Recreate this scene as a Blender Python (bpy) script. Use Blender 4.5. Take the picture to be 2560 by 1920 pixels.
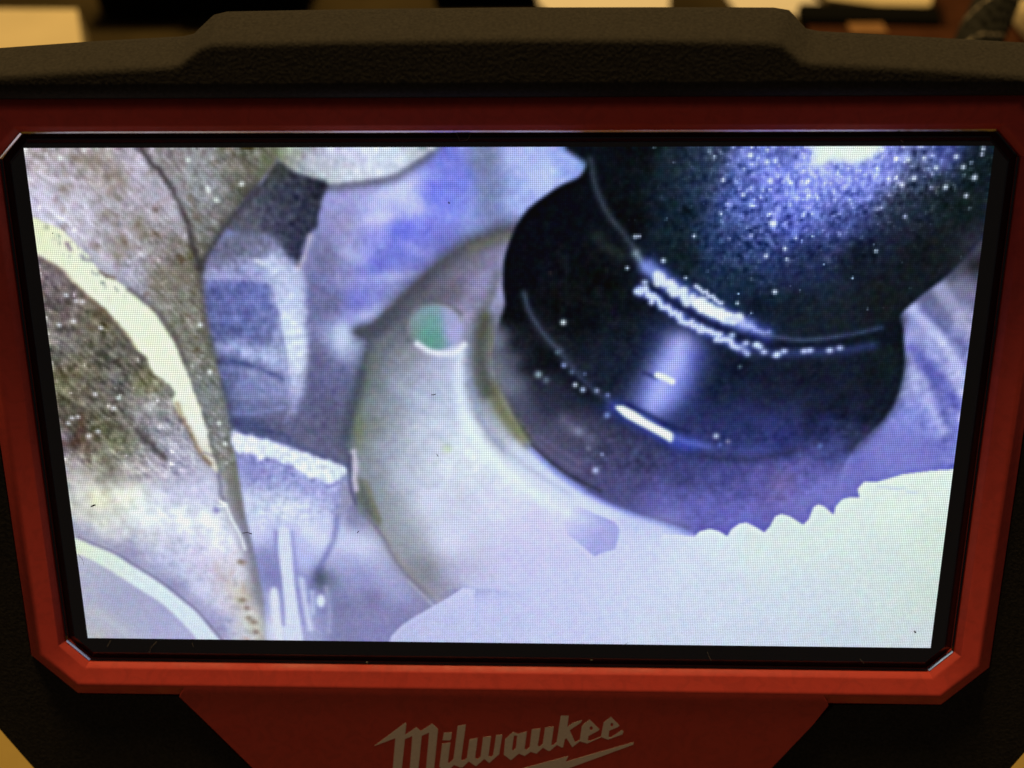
import bpy, bmesh, math
import numpy as np
from mathutils import Vector, Matrix

for _o in list(bpy.data.objects):
    bpy.data.objects.remove(_o)
sc = bpy.context.scene
COL = sc.collection
MM = 0.001

# Frame of the handheld monitor: x right, y up along the screen, z out of the screen (mm).
# It leans back on its foot on the bench: world = LEAN @ (x, y, z) + (0, 0, LIFT).
LEAN = Matrix.Rotation(math.radians(55), 4, 'X')
LIFT = 115.0
DEV = Matrix.Translation((0, 0, LIFT * MM)) @ LEAN @ Matrix.Scale(MM, 4)

# ------------------------------------------------------------------ camera
cd = bpy.data.cameras.new('camera')
cam = bpy.data.objects.new('camera', cd)
COL.objects.link(cam)
cd.sensor_width = 36.0
cd.lens = 36.0 * 2110 / 2560
cd.clip_start = 0.005
cd.clip_end = 20
R = Matrix(((0.99970036, -0.00122884, -0.02444758), (-0.004498, 0.97251117, -0.2328128), (0.02406163, 0.232853, 0.97221423)))
LE3 = LEAN.to_3x3()
_m = (LE3 @ R.transposed()).to_4x4()
_p = LE3 @ Vector((3.046, 23.606, 85.689)) * MM
_m.translation = _p + Vector((0, 0, LIFT * MM))
cam.matrix_world = _m
cd.dof.use_dof = True
cd.dof.focus_distance = 0.0885
cd.dof.aperture_fstop = 19.0
cd.dof.aperture_blades = 0
sc.camera = cam

# ------------------------------------------------------------------ light
sc.view_settings.view_transform = 'Standard'
sc.view_settings.look = 'None'
sc.view_settings.exposure = 0
sc.view_settings.gamma = 1
w = bpy.data.worlds.new('World')
sc.world = w
w.use_nodes = True
bg = w.node_tree.nodes['Background']
bg.inputs[0].default_value = (1.0, 0.84, 0.72, 1)
bg.inputs[1].default_value = 0.045


def area(name, pos, target, size, power, col):
    l = bpy.data.lights.new(name, 'AREA')
    l.shape = 'DISK'
    l.size = size
    l.energy = power
    l.color = col
    o = bpy.data.objects.new(name, l)
    COL.objects.link(o)
    o.location = pos
    o.rotation_euler = (Vector(target) - Vector(pos)).to_track_quat('-Z', 'Y').to_euler()
    return o


# warm workshop lamp overhead, beyond the top edge of the monitor
_L = LE3 @ Vector((-0.12, math.cos(math.radians(4.0)), math.sin(math.radians(4.0)))).normalized()
area('workshop_lamp', _L * 0.9 + Vector((0, 0, .115)), (0, 0, .115), 0.16, 9.5, (1.0, .66, .26))


# ------------------------------------------------------------------ helpers
def mat(name, base, rough=.5, metal=0.0, spec=.5, bump=0, scale=1000, var=0.0, detail=3, coat=0):
    m = bpy.data.materials.new(name)
    m.use_nodes = True
    nt = m.node_tree
    b = nt.nodes['Principled BSDF']
    b.inputs['Base Color'].default_value = (*base, 1)
    b.inputs['Roughness'].default_value = rough
    b.inputs['Metallic'].default_value = metal
    b.inputs['Specular IOR Level'].default_value = spec
    b.inputs['Coat Weight'].default_value = coat
    tc = nt.nodes.new('ShaderNodeTexCoord')
    n = nt.nodes.new('ShaderNodeTexNoise')
    n.inputs['Scale'].default_value = scale
    n.inputs['Detail'].default_value = detail
    nt.links.new(tc.outputs['Object'], n.inputs['Vector'])
    if bump:
        bp = nt.nodes.new('ShaderNodeBump')
        bp.inputs['Strength'].default_value = 1.0
        bp.inputs['Distance'].default_value = bump
        nt.links.new(n.outputs['Fac'], bp.inputs['Height'])
        nt.links.new(bp.outputs['Normal'], b.inputs['Normal'])
    if var:
        r = nt.nodes.new('ShaderNodeMapRange')
        r.inputs['From Min'].default_value = .3
        r.inputs['From Max'].default_value = .7
        r.inputs['To Min'].default_value = 1 - var
        r.inputs['To Max'].default_value = 1 + var
        nt.links.new(n.outputs['Fac'], r.inputs['Value'])
        x = nt.nodes.new('ShaderNodeVectorMath')
        x.operation = 'SCALE'
        x.inputs[0].default_value = base
        nt.links.new(r.outputs[0], x.inputs['Scale'])
        nt.links.new(x.outputs[0], b.inputs['Base Color'])
    return m


def link(name, verts, faces, material, parent=None, smooth=False, sharp=None):
    me = bpy.data.meshes.new(name)
    me.from_pydata([tuple(v) for v in verts], [], faces)
    bm = bmesh.new()
    bm.from_mesh(me)
    bmesh.ops.recalc_face_normals(bm, faces=bm.faces[:])
    bm.to_mesh(me)
    bm.free()
    o = bpy.data.objects.new(name, me)
    COL.objects.link(o)
    me.materials.append(material)
    if parent is not None:
        o.parent = parent
    if smooth:
        me.shade_smooth()
        if sharp:
            me.set_sharp_from_angle(angle=math.radians(sharp))
    return o


def tag(o, label, cat, group=None):
    o['label'] = label
    o['category'] = cat
    if group:
        o['group'] = group


def thing(name, label, cat, matrix):
    o = bpy.data.objects.new(name, None)
    COL.objects.link(o)
    o.empty_display_size = .01
    o.matrix_world = matrix
    tag(o, label, cat)
    return o


def octagon(x0, x1, y0, y1, ch, d=0.0):
    """chamfered rectangle, counter-clockwise from the bottom left, offset outward by d"""
    k = d * math.tan(math.radians(22.5))
    return [(x0 + ch - k, y0 - d), (x1 - ch + k, y0 - d), (x1 + d, y0 + ch - k), (x1 + d, y1 - ch + k),
            (x1 - ch + k, y1 + d), (x0 + ch - k, y1 + d), (x0 - d, y1 - ch + k), (x0 - d, y0 + ch - k)]


def rings(loops, close_first=False, close_last=False):
    """loops of equal length -> verts, quad faces between neighbouring loops"""
    n = len(loops[0])
    v = [p for l in loops for p in l]
    f = []
    for i in range(len(loops) - 1):
        for j in range(n):
            k = (j + 1) % n
            f.append((i * n + j, i * n + k, (i + 1) * n + k, (i + 1) * n + j))
    if close_first:
        f.append(tuple(range(n))[::-1])
    if close_last:
        f.append(tuple((len(loops) - 1) * n + j for j in range(n)))
    return v, f


def flat_fill(loops, z0, z1, name, material, parent):
    """flat plate with holes: outlines (first = outer) filled at z1, side walls down to z0"""
    bm = bmesh.new()
    edges = []
    for l in loops:
        vs = [bm.verts.new((x, y, z1)) for x, y in l]
        for i in range(len(vs)):
            edges.append(bm.edges.new((vs[i], vs[(i + 1) % len(vs)])))
    bmesh.ops.triangle_fill(bm, use_beauty=True, use_dissolve=False, edges=edges)
    e = bmesh.ops.extrude_face_region(bm, geom=bm.faces[:])
    for q in e['geom']:
        if isinstance(q, bmesh.types.BMVert):
            q.co.z = z0
    bmesh.ops.recalc_face_normals(bm, faces=bm.faces[:])
    me = bpy.data.meshes.new(name)
    bm.to_mesh(me)
    bm.free()
    o = bpy.data.objects.new(name, me)
    COL.objects.link(o)
    me.materials.append(material)
    if parent is not None:
        o.parent = parent
    return o


def box(name, x0, x1, y0, y1, z0, z1, material, parent=None, bev=0.0):
    bm = bmesh.new()
    bmesh.ops.create_cube(bm, size=1)
    for v in bm.verts:
        v.co = ((x0 + x1) / 2 + v.co.x * (x1 - x0), (y0 + y1) / 2 + v.co.y * (y1 - y0), (z0 + z1) / 2 + v.co.z * (z1 - z0))
    if bev:
        bmesh.ops.bevel(bm, geom=bm.edges[:], offset=bev, segments=3, affect='EDGES', profile=.5)
    me = bpy.data.meshes.new(name)
    bm.to_mesh(me)
    bm.free()
    o = bpy.data.objects.new(name, me)
    COL.objects.link(o)
    me.materials.append(material)
    me.shade_smooth()
    me.set_sharp_from_angle(angle=math.radians(40))
    if parent is not None:
        o.parent = parent
    return o


def tube(path, rad, seg=10, close=True):
    P = [Vector(p) for p in path]
    loops = []
    up = Vector((0, 0, 1))
    for i, p in enumerate(P):
        t = (P[min(i + 1, len(P) - 1)] - P[max(i - 1, 0)]).normalized()
        a = t.cross(up)
        a = a.normalized() if a.length > 1e-4 else Vector((1, 0, 0))
        b = t.cross(a).normalized()
        r = rad[i] if isinstance(rad, (list, tuple)) else rad
        loops.append([p + (a * math.cos(q) + b * math.sin(q)) * r for q in [2 * math.pi * k / seg for k in range(seg)]])
    return rings(loops, close, close)


M_RUB = mat('black_rubber', (.029, .0265, .022), .85, spec=.05, bump=.00011, scale=3.2, detail=5, var=.3)
M_RED = mat('red_plastic', (.62, .064, .044), .55, spec=.3, bump=.000006, scale=5, detail=3, var=.03)
def worn(m, base):
    """scuffs and handling grime: large soft blotches in colour and gloss, plus a few thin scratches"""
    nt = m.node_tree
    b = nt.nodes['Principled BSDF']
    tc = nt.nodes.new('ShaderNodeTexCoord')
    n = nt.nodes.new('ShaderNodeTexNoise')
    n.inputs['Scale'].default_value = .22
    n.inputs['Detail'].default_value = 6
    n.inputs['Roughness'].default_value = .65
    nt.links.new(tc.outputs['Object'], n.inputs['Vector'])
    r = nt.nodes.new('ShaderNodeMapRange')
    for k, q in (('From Min', .35), ('From Max', .68), ('To Min', .42), ('To Max', .72)):
        r.inputs[k].default_value = q
    nt.links.new(n.outputs['Fac'], r.inputs['Value'])
    nt.links.new(r.outputs[0], b.inputs['Roughness'])
    s = nt.nodes.new('ShaderNodeTexNoise')
    s.inputs['Scale'].default_value = .55
    s.inputs['Detail'].default_value = 8
    s.inputs['Distortion'].default_value = 1.5
    nt.links.new(tc.outputs['Object'], s.inputs['Vector'])
    c = nt.nodes.new('ShaderNodeValToRGB')
    c.color_ramp.elements[0].position = .36
    c.color_ramp.elements[0].color = (base[0] * .88, base[1] * .9, base[2] * .92, 1)
    c.color_ramp.elements[1].position = .56
    c.color_ramp.elements[1].color = (*base, 1)
    nt.links.new(s.outputs['Fac'], c.inputs['Fac'])
    nt.links.new(c.outputs['Color'], b.inputs['Base Color'])


worn(M_RED, (.62, .064, .044))
M_BLK = mat('black_glass_print', (.012, .011, .016), .12, spec=.9)
M_EDGE = mat('glint_mirror', (.62, .62, .66), .10, metal=1.0)  # mirror metal for the added glint facets round the glass
M_WALL = mat('dark_gasket', (.010, .008, .008), .35)
M_LOGO = mat('cream_print', (.86, .74, .62), .55, var=.05, scale=3)
M_SHELL = mat('black_shell', (.02, .02, .02), .5, bump=.00005, scale=2)

GRID_D = .42
SCREEN_GAIN = 1.3

# ----------------------------------------------------------------------------
# The picture shown on the LCD: 480 x 272 cells, one colour per cell.  Outlines were
# measured on the photograph and are carried to the flat panel by one fixed homography.
# ----------------------------------------------------------------------------
LW, LH, SS = 480, 272, 2
PW, PH = LW * SS, LH * SS
_src = [(59, 370), (2485.5, 365), (2326.4, 1620), (219.7, 1594.6)]
_dst = [(0, 0), (PW, 0), (PW, PH), (0, PH)]
_A = []
for (_x, _y), (_u, _v) in zip(_src, _dst):
    _A.append([_x, _y, 1, 0, 0, 0, -_u * _x, -_u * _y, -_u])
    _A.append([0, 0, 0, _x, _y, 1, -_v * _x, -_v * _y, -_v])
HT = np.linalg.svd(np.array(_A, float))[2][-1].reshape(3, 3)


def tr(pts):
    p = np.asarray(pts, float)
    q = np.c_[p, np.ones(len(p))] @ HT.T
    return q[:, :2] / q[:, 2:]


def spline(p, closed, n=6):
    p = np.asarray(p, float)
    if len(p) < 3:
        return p
    if closed:
        P = np.vstack([p[-1:], p, p[:2]])
    else:
        P = np.vstack([2 * p[0] - p[1], p, 2 * p[-1] - p[-2]])
    out = []
    for i in range(1, len(P) - 2):
        a, b, c, d = P[i - 1:i + 3]
        for t in np.arange(n) / n:
            out.append(.5 * (2 * b + (c - a) * t + (2 * a - 5 * b + 4 * c - d) * t * t + (3 * b - a - 3 * c + d) * t ** 3))
    if not closed:
        out.append(p[-1])
    return np.array(out)


def gk(s):
    r = max(1, int(3 * s + .5))
    k = np.exp(-.5 * (np.arange(-r, r + 1) / s) ** 2)
    return k / k.sum(), r


def blur(a, sx, sy=None):
    sy = sx if sy is None else sy
    for ax, s in ((1, sx), (0, sy)):
        if s < .25:
            continue
        k, r = gk(s)
        pad = [(0, 0), (0, 0)]
        pad[ax] = (r, r)
        b = np.pad(a, pad, mode='edge')
        n = a.shape[ax]
        if len(k) > 40:
            m = b.shape[ax]
            F = np.fft.rfft(b, axis=ax) * (np.fft.rfft(np.roll(np.pad(k, (0, m - len(k))), -r))[None, :] if ax == 1 else
                                           np.fft.rfft(np.roll(np.pad(k, (0, m - len(k))), -r))[:, None])
            b = np.fft.irfft(F, m, axis=ax)
            a = b[:, r:r + n] if ax == 1 else b[r:r + n, :]
        else:
            o = np.zeros_like(a)
            for i, w in enumerate(k):
                o += w * (b[:, i:i + n] if ax == 1 else b[i:i + n, :])
            a = o
    return a


rngp = np.random.default_rng(7)


def noise(sx, sy=None, ang=0):
    a = blur(rngp.standard_normal((PH, PW)), sx, sy)
    return a / a.std()


YY, XX = np.mgrid[0:PH, 0:PW].astype(float)
XX += .5
YY += .5


def poly(pts, soft=1.0, smooth=True, jag=0):
    q = tr(pts)
    if smooth:
        q = spline(q, True)
    if jag:
        n = len(q)
        q = q + rngp.normal(0, jag, (n, 2))
    m = np.zeros((PH, PW))
    x0, y0 = q[:, 0], q[:, 1]
    x1, y1 = np.roll(x0, -1), np.roll(y0, -1)
    xs = np.arange(PW) + .5
    lo, hi = max(0, int(y0.min())), min(PH, int(y0.max()) + 2)
    for r in range(lo, hi):
        y = r + .5
        c = (y0 <= y) != (y1 <= y)
        if not c.any():
            continue
        xi = np.sort(x0[c] + (y - y0[c]) * (x1[c] - x0[c]) / (y1[c] - y0[c]))
        for a, b in zip(xi[::2], xi[1::2]):
            m[r] += np.clip(xs + .5 - a, 0, 1) * np.clip(b - xs + .5, 0, 1)
    m = np.clip(m, 0, 1)
    return blur(m, soft) if soft > .2 else m


def stroke(pts, w, soft=1.0, smooth=True, w1=None, jag=0):
    """w = full width in photo pixels (w1 at the far end)"""
    q = tr(pts)
    if smooth and len(q) > 2:
        q = spline(q, False)
    if jag:
        q = q + rngp.normal(0, jag, q.shape)
    k = PW / 2330.0 / 2
    n = len(q) - 1
    best = np.full((PH, PW), 1e9)
    mx = max(w, w1 or w) * k + 4 * soft + 2
    for i in range(n):
        a, b = q[i], q[i + 1]
        xa, xb = int(max(0, min(a[0], b[0]) - mx)), int(min(PW, max(a[0], b[0]) + mx + 1))
        ya, yb = int(max(0, min(a[1], b[1]) - mx)), int(min(PH, max(a[1], b[1]) + mx + 1))
        if xa >= xb or ya >= yb:
            continue
        X, Y = XX[ya:yb, xa:xb], YY[ya:yb, xa:xb]
        d = b - a
        L = max(d @ d, 1e-6)
        t = np.clip(((X - a[0]) * d[0] + (Y - a[1]) * d[1]) / L, 0, 1)
        ww = (w + ((w1 if w1 is not None else w) - w) * (i + t) / n) * k
        dist = np.hypot(X - a[0] - t * d[0], Y - a[1] - t * d[1]) - ww
        best[ya:yb, xa:xb] = np.minimum(best[ya:yb, xa:xb], dist)
    return 1 / (1 + np.exp(np.clip(best / max(.35 * soft, .15), -30, 30)))


def blob(x, y, rx, ry=None, rot=0):
    ry = ry or rx
    (cx, cy), = tr([(x, y)])
    k = PW / 2330.0
    c, s = math.cos(rot), math.sin(rot)
    dx, dy = XX - cx, YY - cy
    u, v = (dx * c + dy * s) / (rx * k), (-dx * s + dy * c) / (ry * k)
    return np.exp(-.5 * (u * u + v * v))


def disc(x, y, rx, ry, soft=1.2, rot=0):
    a = np.linspace(0, 2 * np.pi, 24, endpoint=False)
    c, s = math.cos(rot), math.sin(rot)
    return poly([(x + rx * math.cos(t) * c - ry * math.sin(t) * s, y + rx * math.cos(t) * s + ry * math.sin(t) * c) for t in a], soft)


def field(cps, pw=1.6, eps=9.0, bl=4.0):
    pw *= .9
    q = tr([c[:2] for c in cps])
    num = np.zeros((PH, PW, 3))
    den = np.zeros((PH, PW))
    for (x, y), c in zip(q, cps):
        w = 1 / ((XX - x) ** 2 + (YY - y) ** 2 + eps * eps) ** pw
        den += w
        num += w[..., None] * np.array(c[2], float)
    out = num / den[..., None]
    return np.stack([blur(out[..., c], bl) for c in range(3)], -1)


def paint_screen():
    img = np.zeros((PH, PW, 3))

    def put(m, col, a=1.0):
        nonlocal img
        m = (m * a)[..., None]
        img = img * (1 - m) + np.asarray(col, float) * m

    def add(m, n, tint=(1, 1, 1)):
        nonlocal img
        img = img + (m * n)[..., None] * np.asarray(tint, float)

    n1, n2, n4, n9, n20 = noise(1.1), noise(1.9), noise(3.6), noise(8), noise(18)
    n1b, n2b, n4b = noise(1.2), noise(2.0), noise(4)
    nd = noise(1.4) * .5
    for _s in range(1, 7):
        nd = nd + np.roll(np.roll(n1, _s, 1), _s, 0) * .4
    nd = nd / nd.std()
    # ---------------- lavender housing behind everything (upper middle) --------------
    put(np.ones((PH, PW)), field([
        (900, 480, (165, 160, 212)), (1000, 480, (197, 197, 245)), (950, 540, (190, 190, 240)), (860, 560, (150, 145, 185)),
        (995, 582, (98, 102, 214)), (945, 655, (108, 110, 206)), (900, 745, (112, 112, 200)), (1080, 480, (112, 116, 222)), (1000, 625, (118, 122, 214)), (920, 640, (152, 152, 225)), (1000, 680, (112, 112, 205)), (900, 720, (150, 150, 220)),
        (985, 690, (185, 188, 244)), (860, 700, (135, 130, 172)), (1100, 400, (120, 122, 215)), (1150, 450, (125, 130, 222)),
        (1120, 520, (135, 140, 236)), (1180, 560, (152, 162, 232)), (1060, 640, (132, 132, 222)), (1230, 470, (128, 138, 182)),
        (1215, 400, (125, 130, 165)), (1290, 380, (178, 183, 238)), (1350, 440, (184, 192, 246)), (1420, 400, (160, 170, 236)),
        (1290, 500, (168, 178, 236)), (1250, 560, (140, 150, 205)), (1475, 375, (80, 105, 145)), (900, 780, (122, 120, 190)),
        (935, 785, (172, 172, 240)), (862, 840, (185, 192, 228)), (860, 860, (170, 178, 215)), (950, 590, (150, 148, 220)),
        (1040, 560, (118, 120, 226)), (880, 620, (160, 158, 205)), (1100, 600, (120, 120, 210)), (960, 660, (110, 112, 200)),
        (1040, 520, (200, 200, 250)), (820, 640, (118, 114, 150)), (830, 760, (108, 105, 142)), (800, 900, (104, 100, 136)),
        (830, 1000, (96, 92, 128)), (790, 1080, (100, 96, 128)), (850, 940, (98, 96, 140)), (850, 1080, (98, 94, 122))], 1.7, 8))
    add(np.ones((PH, PW)), n2 * 2.5 + n4 * 2.5)
    put(stroke([(1216, 360), (1212, 430), (1222, 520)], 50, 12), (112, 118, 150), .45)
    # brighter wisps
    for (x, y, rx, ry, r, c, a) in [(1000, 470, 60, 20, -.5, (205, 205, 250), .6), (950, 545, 40, 12, -.2, (215, 210, 245), .5),
                                    (1010, 690, 70, 10, -.1, (195, 198, 248), .55), (930, 787, 40, 14, -.25, (192, 194, 248), .8),
                                    (1040, 625, 50, 10, .5, (165, 168, 240), .5), (855, 845, 14, 26, .1, (200, 208, 236), .8),
                                    (880, 640, 26, 12, .4, (185, 190, 232), .5)]:
        put(blob(x, y, rx, ry, r), c, a)
    # ---------------- white dome at the top -------------------------------------------
    domo = [(660, 340), (690, 392), (722, 424), (772, 446), (820, 458), (872, 456), (926, 448), (972, 440), (1000, 427), (1034, 405), (1066, 384), (1100, 340)]
    put(stroke(domo[1:], 34, 7), (92, 92, 108), .85)
    put(poly(domo, 2.2), field([(700, 385, (120, 122, 100)), (720, 370, (170, 172, 160)), (770, 400, (178, 176, 196)), (830, 380, (200, 198, 225)),
                                (900, 385, (214, 212, 244)), (960, 380, (210, 216, 236)), (1000, 400, (200, 205, 225)), (900, 430, (204, 206, 222)),
                                (820, 440, (188, 190, 200)), (1060, 372, (170, 172, 185)), (760, 430, (150, 152, 158))]))
    add(poly(domo, 4), n2 * 5 + n4 * 4)
    # ---------------- dark diamond ------------------------------------------------------
    put(poly([(560, 560), (596, 520), (655, 452), (690, 405), (745, 436), (817, 456), (803, 505), (796, 545), (792, 570), (772, 586), (756, 625), (745, 672),
              (722, 650), (690, 612), (668, 592), (630, 600)], 2.0, jag=.5),
        field([(790, 470, (44, 43, 58)), (720, 470, (60, 60, 80)), (760, 560, (54, 54, 76)), (740, 640, (50, 50, 72)), (680, 540, (72, 70, 92)),
               (620, 540, (92, 90, 105)), (700, 420, (70, 70, 66))]))
    add(poly([(560, 560), (690, 405), (817, 456), (745, 672)], 3, False), n2 * 5)
    # rim between diamond and block
    put(poly([(505, 672), (560, 590), (640, 580), (690, 600), (730, 650), (756, 676), (764, 720), (700, 735), (640, 712), (560, 706), (512, 720)], 4.5),
        field([(540, 650, (124, 120, 150)), (600, 622, (104, 101, 124)), (560, 622, (98, 96, 118)), (640, 608, (104, 102, 126)), (660, 620, (116, 114, 142)), (560, 690, (166, 164, 214)), (620, 676, (168, 168, 216)),
               (680, 690, (150, 152, 206)), (720, 690, (192, 194, 234)), (640, 652, (160, 160, 206)), (700, 640, (150, 154, 186)), (690, 640, (165, 168, 200))]))
    put(stroke([(640, 650), (672, 664), (700, 692)], 12, 4), (222, 226, 240), .7)
    # ---------------- blue hexagonal block --------------------------------------------
    put(poly([(512, 706), (560, 704), (640, 706), (676, 712), (692, 780), (706, 850), (720, 900), (720, 1000), (700, 1060), (690, 1100), (590, 1084), (556, 1000), (530, 860), (514, 770)], 2.5),
        field([(540, 740, (84, 86, 146)), (580, 740, (98, 102, 172)), (640, 740, (104, 108, 180)), (580, 800, (92, 96, 164)), (650, 800, (98, 102, 168)), (560, 850, (62, 66, 120)),
               (640, 850, (80, 84, 148)), (640, 895, (164, 168, 220)), (590, 876, (150, 154, 210)), (570, 950, (84, 86, 142)), (620, 980, (124, 126, 186)), (660, 950, (134, 136, 192)),
               (690, 950, (132, 132, 186)), (620, 1010, (118, 120, 178)), (600, 1050, (62, 66, 112)), (660, 1060, (78, 80, 122)), (700, 1060, (96, 92, 128)), (690, 880, (172, 176, 222)), (560, 1000, (80, 84, 130))], 1.6, 9, 8) * np.array([1.03, 1.03, .95]) + 5)
    put(stroke([(545, 868), (610, 874), (690, 905), (740, 938)], 24, 7), (178, 182, 228), .75)
    put(stroke([(548, 902), (600, 906), (660, 926), (708, 948)], 18, 6, w1=6), (62, 66, 120), .75)
    put(stroke([(548, 930), (556, 980), (575, 1040)], 20, 7), (70, 74, 116), .6)
    put(stroke([(582, 1034), (640, 1032), (712, 1018)], 8, 5), (150, 152, 206), .5)
    put(stroke([(600, 958), (650, 966), (712, 985)], 14, 6), (140, 142, 200), .4)
    put(stroke([(578, 1054), (640, 1066), (720, 1096)], 20, 7), (66, 70, 114), .65)
    # white vertical strip right of the block
    put(poly([(672, 640), (740, 668), (756, 690), (764, 760), (768, 850), (770, 900), (762, 960), (744, 1030), (722, 1030), (716, 920), (704, 840), (690, 770), (674, 712)], 3, jag=1.0),
        field([(720, 670, (182, 186, 220)), (720, 740, (190, 194, 230)), (730, 820, (206, 212, 238)), (742, 890, (214, 220, 242)), (736, 960, (185, 186, 222)), (735, 1010, (150, 148, 190))]))
    put(stroke([(744, 672), (762, 640), (775, 590)], 10, 4), (190, 180, 190), .6)
    mH = poly([(505, 672), (560, 600), (690, 600), (760, 690), (770, 900), (740, 1040), (690, 1100), (590, 1084), (530, 860)], 6)
    add(mH, noise(7, 1.8) * 2.5 + n2 * 2.5, (.95, .95, 1.1))
    add(mH * np.clip((260 - YY) / 40, 0, 1) * np.clip((YY - 60) / 20, 0, 1), n4 * 5 + n2 * 3)
    put(stroke([(560, 640), (600, 620), (640, 640), (668, 612)], 10, 5), (92, 90, 112), .5)
    put(stroke([(676, 716), (694, 790), (712, 880), (722, 960)], 8, 4), (120, 122, 172), .5)
    put(stroke([(778, 690), (784, 800), (782, 920), (770, 1040)], 30, 12), (96, 93, 128), .4)
    # ---------------- rough cast metal, upper left -------------------------------------
    cast = [(30, 340), (360, 340), (480, 340), (700, 340), (690, 405), (655, 452), (596, 522), (560, 572), (520, 635), (504, 664), (506, 720), (516, 800), (530, 860), (548, 930), (568, 1008), (586, 1124),
            (610, 1220), (640, 1350), (665, 1450), (690, 1620), (520, 1640), (30, 1640)]
    put(poly(cast, 2.0, False), field([
        (100, 400, (166, 152, 158)), (250, 420, (152, 138, 138)), (350, 420, (172, 162, 178)), (200, 520, (176, 166, 182)), (300, 600, (152, 142, 150)),
        (420, 620, (126, 116, 116)), (400, 500, (164, 154, 168)), (450, 750, (112, 108, 98)), (330, 700, (150, 145, 162)), (110, 500, (186, 176, 196)),
        (420, 400, (122, 114, 114)), (520, 470, (130, 128, 134)), (600, 400, (92, 86, 76)), (560, 580, (98, 94, 94)), (600, 490, (82, 78, 70)), (670, 390, (102, 100, 84)),
        (510, 560, (112, 106, 106)), (490, 420, (128, 124, 128)), (160, 560, (185, 178, 192)), (260, 660, (182, 174, 190)), (480, 640, (95, 90, 78)), (410, 720, (120, 112, 110)),
        # seam strip
        (470, 800, (112, 106, 96)), (500, 880, (110, 106, 98)), (520, 980, (108, 108, 108)), (545, 1080, (110, 108, 108)), (570, 1170, (118, 114, 110)),
        (590, 1250, (118, 114, 116)), (620, 1330, (118, 114, 134)), (640, 1420, (122, 118, 138)), (670, 1560, (132, 128, 148)), (645, 1500, (130, 126, 142))], 1.7, 7))
    mA = poly([(30, 340), (700, 340), (596, 522), (506, 664), (520, 820), (556, 950), (590, 1150), (560, 1200), (440, 860), (300, 680), (80, 540)], 5, False)
    add(mA, n2 * 5.5 + n4 * 5 + n1 * 3 + nd * 5 + 17, (.98, .97, 1.08))
    add(mA, np.clip(n2b - 1.3, 0, 3) * 18, (1, 1, 1.05))
    add(mA, -np.clip(n4b - 1.1, 0, 3) * 16, (.8, 1, 1.3))
    for x, y, rx, ry in [(160, 470, 14, 12), (290, 440, 26, 20), (270, 535, 20, 10), (230, 400, 20, 12), (300, 610, 26, 18), (345, 560, 16, 14), (295, 640, 14, 10), (400, 690, 22, 26), (460, 690, 22, 22), (360, 590, 14, 10), (190, 395, 12, 8)]:
        put(blob(x, y, rx, ry), (112, 96, 76), .4)
    put(stroke([(345, 360), (376, 405), (405, 434), (432, 475), (455, 524), (470, 562), (478, 595), (490, 640), (502, 668)], 13, 3.5, jag=.5), (62, 52, 56), .8)
    put(stroke([(372, 455), (400, 478), (430, 520), (450, 570)], 26, 8), (186, 176, 196), .5)
    put(stroke([(500, 668), (520, 633), (558, 572), (596, 526), (640, 470)], 16, 5), (58, 52, 60), .75)
    put(stroke([(502, 668), (506, 730), (516, 806), (530, 862), (546, 905)], 18, 6), (66, 62, 64), .55)
    put(stroke([(556, 960), (572, 1020), (588, 1110)], 16, 6), (76, 78, 96), .6)
    for x, y in [(519, 470), (522, 478), (540, 500), (470, 400), (500, 812), (525, 930), (548, 1058), (563, 1110), (604, 460), (150, 395), (210, 375)]:
        put(blob(x, y, 4.5), (226, 230, 228), .75)
    # ---------------- dark crust under the bright band ---------------------------------
    crust = [(60, 610), (95, 637), (120, 652), (152, 672), (181, 701), (224, 741), (268, 775), (290, 804), (316, 832), (337, 865), (366, 895), (392, 930), (436, 982), (432, 1010), (456, 1046), (478, 1083),
             (496, 1125), (520, 1152), (540, 1180), (560, 1230), (400, 1260), (150, 1240), (80, 1000)]
    put(poly(crust, 2.2, jag=.6), field([
        (130, 700, (112, 98, 104)), (180, 760, (104, 92, 92)), (240, 800, (98, 88, 72)), (160, 860, (112, 104, 104)), (260, 880, (88, 84, 76)), (320, 900, (96, 88, 84)), (200, 920, (110, 100, 84)),
        (160, 960, (92, 86, 66)), (240, 980, (96, 88, 80)), (300, 960, (78, 74, 76)), (360, 960, (118, 112, 84)), (380, 1010, (150, 146, 150)), (180, 1060, (74, 66, 58)), (250, 1060, (72, 68, 50)),
        (320, 1060, (100, 92, 84)), (160, 1100, (112, 100, 118)), (400, 1080, (152, 148, 162)), (200, 1110, (84, 66, 56)), (300, 1110, (104, 100, 80)), (340, 1050, (128, 120, 128)), (430, 1130, (165, 160, 180)),
        (250, 1150, (132, 126, 112)), (330, 1160, (146, 138, 142)), (450, 1180, (172, 166, 190)), (190, 1160, (158, 148, 150)), (400, 1170, (160, 152, 168))], 1.7, 7))
    mC = poly([(60, 620), (224, 745), (366, 900), (440, 1000), (530, 1170), (420, 1200), (150, 1160), (80, 1000)], 7, False)
    add(mC, n2 * 8 + n4 * 9 + n1 * 4 + nd * 6 + 11, (1, .97, .95))
    add(mC, np.clip(n1b * .6 + n2b * .8 - 1.9, 0, 3) * 44, (1, .98, 1.06))
    put(stroke([(345, 1075), (372, 1106), (410, 1144)], 18, 4, jag=.6), (66, 58, 60), .75)
    put(stroke([(205, 1040), (200, 1080), (180, 1108), (160, 1110)], 16, 5), (92, 62, 58), .6)
    for x, y in [(166, 738), (190, 752), (206, 754), (148, 812), (252, 820), (185, 803), (238, 985), (285, 1020), (245, 1078), (222, 1090), (180, 1045), (195, 1042), (170, 1058), (296, 995)]:
        put(blob(x, y, 5, 4), (222, 220, 228), .7)
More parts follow.
